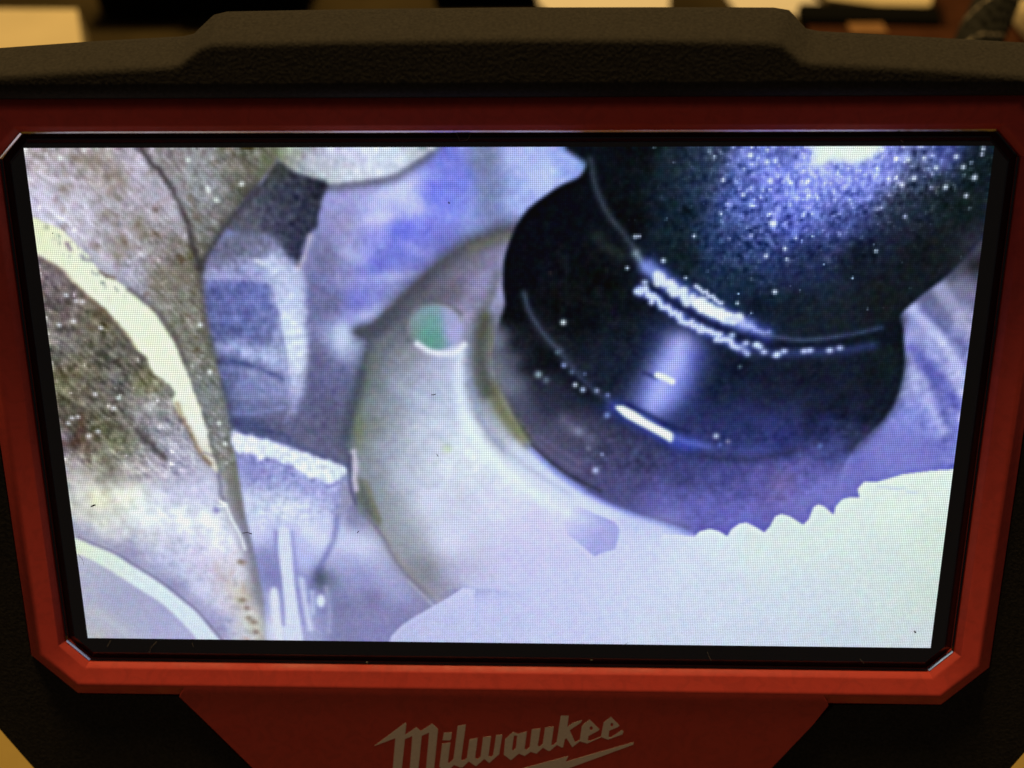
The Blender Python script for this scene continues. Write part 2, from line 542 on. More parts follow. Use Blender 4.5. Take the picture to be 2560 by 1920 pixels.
    # ---------------- pale casting lower left ------------------------------------------
    low = [(100, 1150), (170, 1178), (260, 1195), (330, 1205), (400, 1206), (470, 1200), (522, 1172), (545, 1192), (560, 1226), (569, 1262), (582, 1298), (600, 1334), (611, 1370), (616, 1406), (622, 1442), (629, 1500), (650, 1530), (667, 1610),
           (600, 1660), (150, 1660)]
    put(poly(low, 7.0), field([
        (190, 1190, (186, 178, 182)), (260, 1200, (172, 166, 164)), (200, 1240, (205, 198, 198)), (240, 1245, (224, 220, 190)), (320, 1245, (224, 224, 208)), (420, 1240, (200, 196, 226)), (500, 1230, (190, 184, 216)),
        (250, 1300, (206, 204, 198)), (350, 1290, (226, 229, 232)), (400, 1270, (224, 225, 236)), (450, 1290, (224, 226, 238)), (520, 1290, (224, 226, 240)), (220, 1330, (188, 184, 198)), (300, 1330, (196, 192, 200)), (380, 1340, (202, 200, 216)),
        (460, 1340, (208, 206, 232)), (560, 1340, (216, 216, 236)), (330, 1370, (165, 158, 190)), (400, 1400, (185, 184, 216)), (440, 1430, (192, 196, 224)), (500, 1400, (200, 192, 222)), (560, 1420, (196, 184, 202)),
        (600, 1420, (210, 204, 220)), (440, 1460, (158, 152, 190)), (500, 1480, (186, 184, 216)), (560, 1500, (192, 184, 205)), (600, 1490, (196, 186, 172)), (630, 1560, (212, 206, 196)), (560, 1560, (170, 166, 205)),
        (520, 1540, (176, 172, 212)), (600, 1580, (190, 186, 200))], 1.7, 8))
    mD = poly([(150, 1160), (520, 1180), (620, 1420), (660, 1600), (540, 1600), (430, 1440), (190, 1330)], 6, False)
    add(mD, n2 * 4 + n4 * 5 + n9 * 4 + 6, (1, .98, .97))
    mDb = poly([(500, 1380), (610, 1380), (640, 1500), (668, 1610), (600, 1610), (560, 1480)], 8, False)
    add(mDb, -np.clip(n4 + .5 * n2 - .5, 0, 3) * 13, (.85, 1, 1.2))
    for x, y in [(602, 1405), (618, 1520), (634, 1555), (640, 1580), (606, 1500), (622, 1545)]:
        put(blob(x, y, 8, 6), (130, 112, 104), .7)
    put(stroke([(548, 1180), (552, 1225), (556, 1262)], 13, 3, jag=.5), (120, 116, 140), .7)
    put(stroke([(565, 1262), (580, 1300), (600, 1336), (612, 1372)], 7, 2.5), (232, 234, 240), .8)
    put(stroke([(552, 1255), (562, 1262), (546, 1266)], 9, 2), (244, 246, 246), .9)
    put(blob(541, 1275, 8), (140, 132, 180), .8)
    # arc rim, bottom left
    arcU = [(150, 1328), (192, 1347), (235, 1366), (282, 1385), (325, 1412), (369, 1439), (415, 1470), (452, 1500), (488, 1530), (525, 1572), (552, 1606), (580, 1650)]
    arcL = [(520, 1650), (488, 1592), (447, 1547), (407, 1510), (368, 1484), (325, 1457), (284, 1430), (231, 1400), (195, 1386), (150, 1376)]
    put(stroke([(p[0] + 12, p[1] - 14) for p in arcU], 40, 12), (138, 132, 168), .55)
    put(poly(arcL + [(150, 1660), (540, 1660)], 2.0), field([(220, 1430, (172, 170, 194)), (300, 1500, (166, 164, 194)), (400, 1550, (168, 164, 200)), (250, 1560, (176, 172, 190)), (440, 1590, (176, 172, 208)), (205, 1400, (186, 184, 200)), (230, 1590, (188, 182, 188)), (330, 1570, (172, 170, 196))]))
    put(stroke([(240, 1530), (300, 1570), (340, 1600)], 26, 8), (188, 186, 202), .6)
    put(poly(arcU + arcL, 1.6), field([(200, 1366, (218, 224, 206)), (280, 1408, (214, 222, 216)), (360, 1455, (214, 222, 230)), (450, 1520, (212, 220, 234)), (520, 1590, (210, 216, 236))]))
    put(stroke([(p[0] + 4, p[1] - 5) for p in arcU[1:]], 6, 2.5), (112, 106, 132), .55)
    # ---------------- bright yellow-white band ------------------------------------------
    bandU = [(60, 530), (81, 542), (123, 560), (159, 578), (188, 607), (224, 643), (253, 683), (284, 696), (325, 730), (372, 766), (398, 795), (416, 824), (437, 857), (454, 902), (474, 947), (495, 1008), (513, 1063), (524, 1110), (535, 1146), (543, 1180)]
    bandL = [(536, 1178), (521, 1153), (495, 1124), (477, 1081), (455, 1045), (432, 1008), (437, 980), (416, 958), (376, 922), (365, 893), (336, 864), (315, 831), (289, 803), (268, 774), (224, 741), (181, 701), (152, 672), (119, 651), (94, 636), (60, 612)]
    mB = poly(bandU + bandL, 1.6, jag=.7)
    put(mB, field([(100, 590, (228, 228, 196)), (170, 640, (230, 231, 208)), (250, 715, (230, 232, 212)), (330, 780, (230, 234, 212)), (400, 860, (232, 236, 212)), (440, 930, (232, 234, 214)),
                   (470, 1010, (232, 232, 216)), (500, 1080, (230, 230, 224)), (520, 1140, (214, 206, 198))]))
    mT = stroke([(150, 585), (190, 620), (240, 665), (290, 705)], 60, 10)
    add(mT * mB, -np.clip(n2 + n4 * .4 - .6, 0, 3) * 40, (1, 1, .75))
    put(stroke([(168, 610), (175, 622)], 10, 3), (136, 120, 140), .8)
    put(stroke([(205, 640), (215, 648), (228, 650)], 10, 3), (140, 126, 150), .7)
    put(stroke([(252, 680), (268, 690), (284, 694)], 9, 3), (120, 100, 96), .7)
    put(stroke([(94, 640), (152, 674), (224, 745), (290, 806), (340, 868)], 8, 4, jag=.6), (150, 122, 92), .35)
    put(stroke([(440, 1010), (460, 1048), (497, 1126), (525, 1160)], 12, 4, jag=.8), (116, 84, 60), .5)
    put(stroke([(500, 1140), (512, 1132), (530, 1140)], 7, 2), (150, 140, 150), .7)
    # shadow on the seam side of the band
    put(stroke([(325, 724), (372, 760), (400, 789), (420, 818), (442, 852), (462, 900)], 13, 4), (96, 88, 92), .6)
    # ---------------- centre-bottom: ledge with crusted white edge ------------------------
    put(poly([(590, 1080), (700, 1104), (860, 1170), (900, 1200), (900, 1260), (960, 1345), (1040, 1440), (1130, 1480), (1130, 1640), (668, 1640), (660, 1500), (640, 1400), (612, 1280), (596, 1180)], 2.0, False),
        field([(640, 1180, (140, 138, 192)), (720, 1195, (152, 152, 204)), (800, 1220, (164, 164, 216)), (640, 1260, (204, 208, 236)), (720, 1275, (220, 224, 242)), (800, 1290, (200, 202, 238)), (850, 1250, (166, 164, 216)),
               (650, 1330, (206, 206, 242)), (770, 1330, (220, 222, 244)), (810, 1350, (212, 212, 244)), (668, 1390, (136, 134, 180)), (686, 1440, (126, 124, 174)), (700, 1500, (170, 168, 208)), (765, 1400, (184, 184, 232)), (760, 1460, (140, 140, 190)),
               (790, 1500, (140, 140, 188)), (880, 1260, (118, 116, 146)), (880, 1300, (126, 124, 160)), (870, 1350, (200, 200, 236)), (910, 1365, (206, 206, 240)), (950, 1400, (178, 176, 218)), (860, 1400, (168, 166, 210)), (900, 1440, (148, 146, 194)),
               (980, 1450, (166, 164, 208)), (815, 1450, (110, 112, 142)), (850, 1520, (124, 120, 160)), (930, 1500, (128, 122, 162)), (1000, 1530, (132, 127, 170)), (1060, 1510, (142, 138, 178)), (860, 1590, (130, 126, 166)), (940, 1580, (136, 130, 176)),
               (760, 1570, (164, 162, 204)), (700, 1580, (206, 206, 232)), (1000, 1490, (158, 156, 200)), (690, 1345, (176, 174, 224)), (740, 1345, (178, 176, 226)), (840, 1310, (196, 198, 236))], 1.7, 8))
    add(poly([(600, 1180), (860, 1180), (860, 1290), (640, 1320)], 6, False), n2 * 6 + n4 * 4)
    # body edge of the funnel
    put(stroke([(844, 1290), (834, 1350), (804, 1410), (784, 1460), (772, 1500)], 16, 4), (118, 118, 172), .7)
    put(poly([(858, 1210), (880, 1230), (895, 1262), (880, 1262), (850, 1290), (838, 1300), (850, 1260)], 2), (150, 146, 176), .8)
    # ledge white crust
    put(poly([(574, 1080), (606, 1084), (650, 1096), (668, 1098), (690, 1110), (726, 1118), (760, 1132), (788, 1140), (820, 1150), (860, 1164), (868, 1174), (864, 1186), (838, 1200), (820, 1204), (790, 1192), (770, 1196),
              (744, 1172), (716, 1160), (690, 1150), (656, 1146), (620, 1132), (590, 1130)], 1.8, jag=1.6),
        field([(600, 1105, (226, 226, 244)), (680, 1125, (222, 226, 242)), (760, 1160, (220, 226, 242)), (840, 1180, (222, 228, 244))]))
    add(poly([(580, 1080), (866, 1166), (850, 1220), (600, 1150)], 4, False), n2 * 10)
    put(stroke([(592, 1076), (660, 1090), (730, 1110), (800, 1136), (868, 1162)], 12, 4), (92, 96, 136), .6)
    # rib and pins below the ledge
    put(poly([(697, 1320), (722, 1322), (728, 1360), (735, 1440), (745, 1520), (756, 1610), (715, 1612), (712, 1520), (704, 1440), (696, 1370)], 1.6), (208, 210, 238))
    put(stroke([(690, 1330), (690, 1400), (700, 1480), (708, 1560)], 9, 3), (138, 136, 186), .7)
    put(stroke([(730, 1330), (738, 1400), (748, 1470), (760, 1560)], 9, 3), (148, 146, 198), .6)
    put(poly([(676, 1480), (694, 1478), (704, 1560), (712, 1612), (690, 1600), (680, 1560)], 2), (214, 214, 232))
    put(stroke([(754, 1450), (764, 1510), (776, 1570)], 16, 4), (206, 208, 236), .8)
    put(disc(802, 1502, 11, 16, 1.8), (212, 214, 240))
    put(stroke([(780, 1480), (782, 1530)], 14, 4), (190, 192, 226), .8)
    put(blob(800, 1446, 14, 22), (80, 84, 108), .85)
    put(stroke([(816, 1470), (824, 1520), (822, 1580)], 10, 4), (172, 170, 206), .6)
    put(stroke([(860, 1360), (910, 1362), (950, 1372)], 34, 14), (210, 210, 240), .5)
    put(stroke([(1020, 1450), (1060, 1490), (1090, 1520)], 8, 3), (190, 188, 220), .7)
    # ---------------- flange --------------------------------------------------------------
    fl = [(1300, 570), (1250, 574), (1215, 589), (1164, 607), (1106, 647), (1063, 683), (1016, 727), (962, 781), (936, 806), (905, 820), (882, 830), (905, 842), (918, 858), (907, 900), (896, 954), (882, 1019), (870, 1060), (868, 1105), (876, 1140),
          (886, 1190), (893, 1230), (900, 1275), (936, 1308), (961, 1345), (990, 1400), (1027, 1445), (1077, 1490), (1110, 1510), (1160, 1470), (1700, 1480), (1700, 1100), (1400, 900), (1320, 640)]
    flf = field([
        (1180, 660, (124, 116, 144)), (1240, 640, (140, 134, 176)), (1185, 700, (150, 142, 190)), (1235, 700, (172, 168, 228)), (1140, 720, (108, 102, 126)), (1060, 740, (92, 89, 108)), (1000, 800, (100, 97, 120)), (960, 850, (104, 104, 124)), (1010, 890, (140, 142, 162)),
        (1000, 960, (158, 163, 192)), (1080, 920, (172, 174, 208)), (1140, 880, (186, 186, 226)), (1150, 940, (192, 199, 240)), (1060, 1000, (178, 184, 216)), (960, 1000, (142, 147, 168)), (920, 1060, (126, 132, 138)), (960, 1130, (172, 177, 204)),
        (1080, 1080, (196, 201, 228)), (1150, 1010, (200, 208, 240)), (1190, 1130, (224, 230, 244)), (1010, 1200, (188, 192, 220)), (1080, 1250, (206, 208, 240)), (970, 1250, (164, 168, 188)), (1020, 1350, (176, 177, 198)), (1120, 1350, (210, 210, 244)),
        (1060, 1430, (150, 146, 168)), (1250, 1260, (212, 212, 246)), (1350, 1310, (204, 200, 244)), (1290, 1190, (218, 224, 246)), (1400, 1260, (210, 212, 248)), (1140, 1440, (184, 181, 222)), (930, 1200, (158, 163, 186)), (915, 1140, (148, 152, 166)),
        (930, 960, (110, 116, 130)), (925, 880, (92, 96, 112)), (1120, 1160, (212, 216, 240)), (1195, 960, (112, 114, 128)), (1185, 900, (112, 113, 136)), (1200, 830, (104, 102, 122)), (1160, 800, (158, 152, 196)), (1500, 1310, (202, 198, 248)),
        (1500, 1400, (196, 194, 240)), (1300, 1400, (198, 195, 240)), (1600, 1360, (202, 202, 242)), (1240, 1090, (176, 178, 200)), (1205, 1020, (150, 154, 172)), (1160, 1080, (222, 230, 246))], 1.7, 7)
    put(poly(fl, 1.8), flf + np.array([1, -1, -7.0]))
    mF = poly(fl, 6)
    add(mF * np.clip((400 - YY) / 60, 0, 1), n4 * 2.5 + n2 * 2)
    # rounded left flank of the rim and the contact shade beside the cap
    put(stroke([(1010, 770), (950, 860), (925, 960), (915, 1070), (925, 1180), (960, 1280), (1010, 1370), (1080, 1450)], 90, 26), (118, 121, 132), .5)
    put(stroke([(1230, 600), (1130, 660), (1050, 740)], 110, 26), (104, 99, 118), .45)
    # dark outer edge
    edge = [(1290, 572), (1250, 580), (1215, 596), (1164, 617), (1106, 659), (1063, 697), (1018, 742), (966, 794), (938, 822), (905, 832)]
    put(stroke(edge, 40, 9, w1=30), (70, 68, 82), .8)
    put(stroke([(1270, 592), (1225, 604), (1180, 622)], 20, 7), (112, 112, 92), .6)
    put(poly([(876, 824), (905, 812), (940, 800), (985, 770), (1005, 790), (965, 830), (930, 850), (900, 846)], 3.5), (72, 72, 88), .55)
    put(stroke([(918, 868), (910, 905), (900, 955), (884, 1018), (872, 1060), (871, 1105), (878, 1140)], 26, 8), (72, 78, 96), .65)
    put(stroke([(930, 900), (915, 960), (900, 1020), (892, 1070), (896, 1110)], 20, 9), (112, 118, 92), .35)
    put(blob(898, 1075, 12, 30), (118, 122, 84), .4)
    put(stroke([(903, 930), (892, 985), (878, 1040), (868, 1090)], 22, 7), (62, 66, 84), .6)
    # rim wedge lower left
    put(poly([(886, 1190), (905, 1200), (925, 1240), (945, 1290), (950, 1320), (920, 1296), (894, 1264)], 3), (92, 94, 96), .9)
    put(stroke([(915, 1205), (930, 1250), (948, 1300)], 14, 5), (112, 108, 76), .5)
    put(stroke([(884, 1130), (888, 1160), (886, 1195), (890, 1222)], 15, 3.5), (205, 190, 214), .8)
    put(stroke([(874, 1140), (874, 1180), (878, 1225), (890, 1258)], 10, 3), (84, 80, 112), .7)
    put(stroke([(936, 1310), (965, 1350), (994, 1404), (1030, 1446), (1078, 1486)], 20, 9), (140, 132, 124), .5)
    put(stroke([(905, 1270), (936, 1312), (962, 1350), (990, 1402), (1026, 1446), (1070, 1484)], 9, 4), (118, 112, 142), .6)
    put(poly([(1060, 1455), (1100, 1450), (1160, 1462), (1120, 1500), (1085, 1496)], 4), (140, 134, 158), .6)
    # bright inner rings
    put(stroke([(1150, 885), (1146, 940), (1152, 1000), (1172, 1060), (1220, 1136), (1290, 1200), (1380, 1262)], 24, 7), (222, 230, 246), .8)
    put(stroke([(1176, 960), (1190, 1020), (1220, 1080), (1270, 1136), (1340, 1190)], 9, 4), (150, 152, 176), .6)
    put(stroke([(1120, 900), (1112, 960), (1118, 1030), (1140, 1090)], 30, 14), (190, 196, 222), .45)
    put(blob(1118, 1122, 10, 9), (186, 200, 160), .5)
    put(stroke([(1180, 820), (1176, 900), (1184, 980), (1206, 1050), (1260, 1120), (1330, 1176), (1420, 1236)], 14, 6), (150, 156, 190), .6)
    # groove and dark inner edge near the black body
    put(stroke([(1248, 690), (1228, 750), (1208, 800), (1198, 850), (1198, 920), (1214, 980)], 34, 9), (84, 84, 84), .75)
    put(stroke([(1214, 790), (1206, 840)], 14, 6), (92, 90, 58), .6)
    put(stroke([(1256, 780), (1244, 840), (1246, 900)], 34, 10), (104, 104, 126), .6)
    put(blob(1258, 862, 12, 16), (210, 206, 230), .85)
    put(blob(1232, 866, 14, 30), (120, 122, 84), .5)
    put(blob(1300, 975, 20, 16, .6), (165, 168, 178), .6)
    put(stroke([(1270, 640), (1262, 700), (1232, 770)], 20, 8), (190, 184, 236), .5)
    # ---------------- ball in the flange ---------------------------------------------------
    put(blob(1040, 790, 36, 40), (84, 84, 96), .5)
    put(disc(1088, 818, 70, 58, 2), field([(1040, 800, (128, 146, 152)), (1060, 830, (104, 152, 144)), (1085, 800, (108, 156, 150)), (1088, 840, (98, 146, 136)), (1120, 790, (158, 158, 200)), (1130, 830, (170, 165, 212)), (1150, 820, (168, 160, 205)), (1070, 775, (130, 150, 165)), (1025, 830, (130, 132, 138))], 2.2, 5))
    put(stroke([(1018, 840), (1022, 800), (1046, 770), (1090, 760), (1130, 770), (1154, 800)], 7, 3), (150, 146, 160), .7)
    put(stroke([(1022, 850), (1014, 820), (1030, 782), (1070, 758), (1120, 760), (1152, 784)], 10, 4), (92, 92, 104), .55)
    put(blob(1066, 800, 22, 26), (120, 150, 158), .35)
    put(stroke([(1044, 860), (1070, 876), (1100, 884), (1140, 880), (1160, 862)], 14, 3.5), (226, 224, 238), .9)
    # ---------------- right side, streaked lavender -----------------------------------------
    put(poly([(2100, 1260), (2130, 1100), (2240, 1000), (2262, 880), (2250, 780), (2330, 716), (2373, 683), (2456, 560), (2520, 560), (2500, 1220), (2300, 1260)], 3, False),
        field([(2290, 950, (165, 165, 216)), (2350, 900, (116, 116, 182)), (2410, 920, (150, 150, 205)), (2280, 1050, (134, 138, 208)), (2350, 1050, (134, 134, 204)), (2420, 1000, (124, 124, 190)), (2250, 1120, (140, 140, 212)), (2380, 1130, (122, 122, 194)),
               (2200, 1170, (124, 120, 188)), (2280, 790, (150, 150, 205)), (2340, 850, (164, 164, 214)), (2300, 750, (92, 92, 124)), (2400, 720, (124, 120, 148)), (2440, 790, (156, 152, 186)), (2380, 770, (104, 104, 142)), (2460, 600, (66, 64, 82)), (2420, 620, (62, 60, 76)),
               (2440, 660, (50, 46, 58)), (2270, 850, (160, 160, 214)), (2320, 1150, (118, 116, 190)), (2420, 860, (140, 140, 195)), (2150, 1200, (112, 108, 176))], 1.8, 7))
    for pts, w, c, a in [([(2275, 765), (2330, 820), (2376, 890), (2410, 980)], 30, (188, 188, 232), .75), ([(2300, 900), (2345, 980), (2370, 1080)], 22, (90, 90, 160), .5), ([(2310, 770), (2370, 830), (2440, 900)], 20, (98, 98, 150), .6), ([(2350, 720), (2400, 790), (2450, 860)], 34, (168, 166, 202), .6),
                         ([(2280, 870), (2330, 930), (2390, 1010)], 26, (88, 88, 168), .55), ([(2272, 930), (2310, 990), (2360, 1080)], 22, (176, 178, 228), .55), ([(2330, 880), (2400, 960), (2430, 1010)], 16, (172, 172, 224), .6),
                         ([(2420, 640), (2440, 660), (2470, 640)], 24, (34, 30, 40), .7), ([(2380, 690), (2430, 630), (2470, 575)], 30, (74, 70, 88), .5)]:
        put(stroke(pts, w, 6), c, min(1, a * 1.25))
    add(poly([(2250, 900), (2460, 700), (2400, 1200), (2150, 1220)], 8, False), n4 * 5 + n2 * 4)
    # ---------------- black bearing body ------------------------------------------------------
    body = [(1486, 340), (1480, 368), (1471, 401), (1450, 440), (1402, 463), (1359, 492), (1319, 524), (1290, 567), (1270, 615), (1259, 655), (1257, 716), (1262, 760), (1250, 800), (1236, 850), (1230, 900), (1240, 950), (1268, 1010), (1300, 1068), (1330, 1118), (1372, 1162), (1415, 1196), (1470, 1230),
            (1530, 1260), (1590, 1284), (1650, 1303), (1730, 1336), (1800, 1380), (2050, 1380), (2100, 1200), (2137, 1118), (2184, 1075), (2215, 1040), (2237, 1005), (2254, 952), (2262, 900), (2258, 830), (2252, 785), (2290, 748), (2330, 716), (2373, 683), (2420, 634), (2456, 592), (2520, 500), (2520, 340)]
    put(poly(body, 1.8), field([
        (1330, 600, (6, 7, 17)), (1300, 700, (6, 7, 16)), (1400, 520, (6, 8, 18)), (1450, 800, (12, 14, 20)), (1400, 760, (10, 10, 16)), (1560, 830, (22, 27, 38)), (1540, 900, (25, 30, 48)), (1360, 900, (13, 14, 22)), (1420, 1000, (40, 40, 58)), (1365, 1010, (46, 46, 66)),
        (1244, 850, (118, 116, 138)), (1246, 920, (112, 112, 126)), (1268, 960, (116, 118, 138)), (1275, 900, (84, 84, 104)), (1294, 960, (96, 96, 120)), (1305, 1010, (80, 78, 102)), (1330, 1060, (76, 73, 98)), (1290, 860, (22, 22, 32)), (1318, 920, (20, 20, 30)), (1346, 970, (40, 40, 58)), (1280, 790, (9, 9, 15)),
        (1480, 1100, (64, 62, 90)), (1420, 1080, (76, 70, 98)), (1370, 1100, (84, 80, 108)), (1440, 1160, (84, 79, 116)), (1600, 1150, (62, 61, 98)), (1700, 1180, (64, 64, 116)), (1560, 1210, (82, 78, 124)), (1800, 950, (25, 32, 56)), (1950, 950, (28, 31, 52)), (2050, 1000, (27, 30, 52)), (2150, 950, (20, 25, 38)),
        (2215, 900, (20, 27, 33)), (1850, 1080, (44, 49, 98)), (1950, 1100, (46, 50, 106)), (2060, 1060, (42, 45, 88)), (1800, 1190, (78, 77, 140)), (1900, 1200, (92, 86, 154)), (1950, 1215, (118, 104, 166)), (2020, 1180, (98, 92, 160)), (1750, 1270, (104, 100, 172)), (1680, 1290, (112, 108, 176)),
        (2090, 1120, (66, 68, 124)), (2140, 1070, (34, 38, 66)), (1650, 1250, (98, 94, 160)), (1850, 900, (20, 26, 44)), (2000, 900, (22, 26, 38)), (2100, 1010, (24, 27, 46)), (2190, 1020, (22, 26, 42)), (1700, 1000, (34, 42, 84)), (1750, 1090, (48, 50, 96)), (2000, 1270, (118, 112, 182)), (1850, 1300, (112, 108, 186)),
        (1480, 960, (28, 32, 48)), (1500, 700, (10, 12, 16)), (1560, 760, (15, 18, 26)), (1640, 860, (28, 34, 66)), (2240, 830, (14, 20, 28)), (1480, 420, (9, 11, 21)), (2080, 1240, (122, 118, 188)), (2040, 1230, (116, 112, 182))], 1.9, 7))
    add(poly([(1420, 1050), (1700, 1080), (2240, 1000), (2080, 1240), (1780, 1320), (1480, 1210)], 10, False), n4 * 3 + n2 * 3, (.9, .9, 1.2))
    add(poly([(1900, 950), (2240, 900), (2080, 1200), (1800, 1250)], 20, False), n9 * 4, (.7, .8, 1.3))
    add(poly([(1300, 500), (1800, 800), (2200, 900), (1700, 1050), (1350, 950)], 10, False), n4 * 2 + n2 * 1.5)
    put(poly([(2060, 1330), (2070, 1250), (2100, 1180), (2140, 1122), (2190, 1078), (2320, 1100), (2320, 1330)], 9), field([(2085, 1220, (120, 116, 186)), (2110, 1190, (120, 116, 186)), (2140, 1160, (112, 110, 182)), (2200, 1130, (128, 126, 196)), (2160, 1240, (116, 112, 182)), (2250, 1160, (126, 124, 194))]))
    # lower chamfer of the body, pale blue then white
    pass
    put(poly([(1318, 1112), (1372, 1168), (1415, 1204), (1470, 1238), (1530, 1268), (1590, 1292), (1650, 1312), (1735, 1343), (1700, 1400), (1500, 1400), (1400, 1300), (1300, 1200), (1262, 1140), (1280, 1100)], 4), field([(1300, 1160, (206, 212, 238)), (1400, 1215, (210, 216, 246)), (1500, 1270, (206, 212, 248)),
        (1600, 1312, (184, 188, 242)), (1680, 1335, (174, 176, 236)), (1260, 1150, (200, 202, 222)), (1240, 1200, (216, 222, 242)), (1400, 1300, (206, 204, 246)), (1550, 1370, (200, 198, 244)), (1300, 1270, (210, 210, 246)), (1660, 1380, (202, 206, 238))]), .92)
    put(stroke([(1318, 1112), (1372, 1164), (1415, 1199), (1470, 1233), (1530, 1263), (1590, 1287), (1650, 1307), (1720, 1332)], 15, 5), (112, 120, 200), .7)
    put(stroke([(1330, 1112), (1385, 1160), (1440, 1196), (1500, 1226)], 7, 3), (50, 48, 68), .7)
    put(stroke([(1300, 1050), (1340, 1100), (1390, 1142), (1450, 1180)], 8, 4), (108, 102, 132), .5)
    put(stroke([(1410, 1050), (1440, 1076), (1480, 1100)], 26, 9), (122, 118, 148), .5)
    put(stroke([(1690, 1092), (1760, 1112), (1850, 1126), (1950, 1124)], 14, 7), (84, 90, 160), .45)
    put(stroke([(1320, 760), (1318, 800), (1340, 860), (1400, 930), (1480, 990), (1540, 1022)], 34, 12), (6, 8, 14), .5)
    put(stroke([(1345, 1090), (1400, 1126), (1450, 1156)], 10, 4), (104, 98, 128), .6)
    put(poly([(1222, 950), (1240, 955), (1256, 990), (1276, 1022), (1300, 1056), (1322, 1088), (1324, 1122), (1300, 1108), (1262, 1066), (1236, 1026), (1224, 990)], 4.5), (96, 94, 58), .75)
    put(stroke([(1214, 800), (1206, 860), (1208, 920), (1222, 980)], 22, 8), (74, 74, 72), .65)
    put(stroke([(1161, 1040), (1190, 1096), (1230, 1144), (1323, 1222), (1430, 1290), (1500, 1316)], 22, 8), (228, 234, 248), .6)
    put(stroke([(1222, 1070), (1262, 1120), (1330, 1176), (1420, 1232)], 12, 6), (168, 170, 192), .5)
    put(stroke([(1470, 1226), (1530, 1256), (1590, 1280), (1650, 1299), (1720, 1320)], 10, 4), (70, 66, 112), .5)
    put(stroke([(2258, 905), (2250, 956), (2234, 1004), (2206, 1046), (2166, 1088), (2128, 1120)], 26, 8), (20, 24, 36), .55)
    put(stroke([(1420, 985), (1500, 1030), (1600, 1090), (1700, 1130), (1850, 1150), (1980, 1130)], 16, 7), (34, 36, 60), .5)
    # wet specks on the lower body
    for x, y, r, c, a in [(1489, 1176, 9, (190, 196, 240), .9), (1505, 1136, 5, (170, 176, 220), .7), (1346, 936, 9, (170, 190, 205), .8), (1365, 950, 9, (130, 140, 160), .6), (1445, 1078, 12, (150, 150, 180), .6), (1438, 962, 6, (210, 215, 240), .9), (1457, 974, 7, (190, 205, 240), .9),
                          (1492, 977, 6, (190, 200, 240), .9), (1519, 988, 6, (150, 165, 220), .8), (1410, 913, 7, (170, 180, 240), .8), (1430, 930, 6, (120, 135, 170), .7), (1462, 935, 5, (110, 125, 160), .7), (1790, 1090, 7, (190, 195, 225), .9), (1800, 1112, 6, (110, 120, 190), .7),
                          (1820, 1104, 6, (140, 140, 170), .7), (1850, 917, 5, (110, 130, 140), .7), (1408, 806, 7, (220, 228, 235), .95), (1394, 880, 6, (120, 150, 160), .7), (1518, 1038, 8, (150, 170, 220), .8), (1470, 1120, 8, (130, 130, 160), .6), (2050, 1115, 7, (110, 130, 190), .6), (1375, 682, 5, (46, 40, 40), .8)]:
        put(blob(x, y, r * .75), c, a * .85)
    # thin ring line on the body: faint arc, then the bright bar
    put(stroke([(1310, 735), (1322, 775), (1345, 815), (1372, 850), (1400, 876)], 12, 5), (78, 86, 108), .75)
    put(stroke([(1400, 880), (1436, 925), (1470, 962), (1520, 1000), (1545, 1018)], 12, 6), (78, 84, 116), .6)
    put(stroke([(1416, 640), (1417, 760)], 7, 4), (26, 26, 34), .7)
    # mid highlight
    put(poly([(1656, 850), (1700, 838), (1745, 850), (1764, 880), (1748, 930), (1712, 990), (1676, 1036), (1620, 1030), (1575, 1006), (1600, 960), (1636, 900)], 11), field([(1700, 860, (160, 160, 232)), (1690, 920, (158, 164, 246)), (1640, 1000, (148, 154, 240)), (1740, 900, (92, 96, 190)), (1600, 1000, (110, 116, 200))]), .92)
    put(stroke([(1700, 860), (1690, 900), (1668, 930), (1650, 980), (1630, 1015)], 46, 14), (190, 192, 252), .7)
    put(stroke([(1610, 932), (1640, 945)], 8, 3), (30, 34, 80), .6)
    put(stroke([(1644, 938), (1662, 944), (1680, 954)], 15, 2.5), (228, 234, 228), .95)
    put(stroke([(1535, 1020), (1600, 1050), (1690, 1106), (1730, 1112)], 34, 12), (66, 80, 190), .7)
    put(poly([(1538, 1018), (1550, 1014), (1562, 1016), (1590, 1030), (1616, 1048), (1650, 1066), (1680, 1082), (1684, 1096), (1676, 1106), (1664, 1098), (1628, 1078), (1590, 1058), (1562, 1042)], 1.5), (230, 236, 228))
    put(stroke([(1685, 1094), (1720, 1106), (1770, 1118)], 12, 5), (110, 116, 196), .6)
    put(stroke([(1570, 1012), (1620, 1036), (1680, 1066), (1720, 1078)], 9, 4), (24, 28, 70), .6)
    # ---------------- knob on top ---------------------------------------------------------------
    knob = [(1484, 340), (1480, 420), (1492, 480), (1510, 520), (1548, 570), (1584, 617), (1602, 652), (1636, 684), (1678, 712), (1724, 742), (1766, 770), (1815, 793), (1870, 814), (1914, 836), (2005, 848), (2113, 838), (2203, 820), (2248, 784), (2290, 748), (2330, 716), (2373, 683), (2420, 634), (2456, 592), (2520, 500), (2520, 340)]
    mK = poly(knob, 2.5)
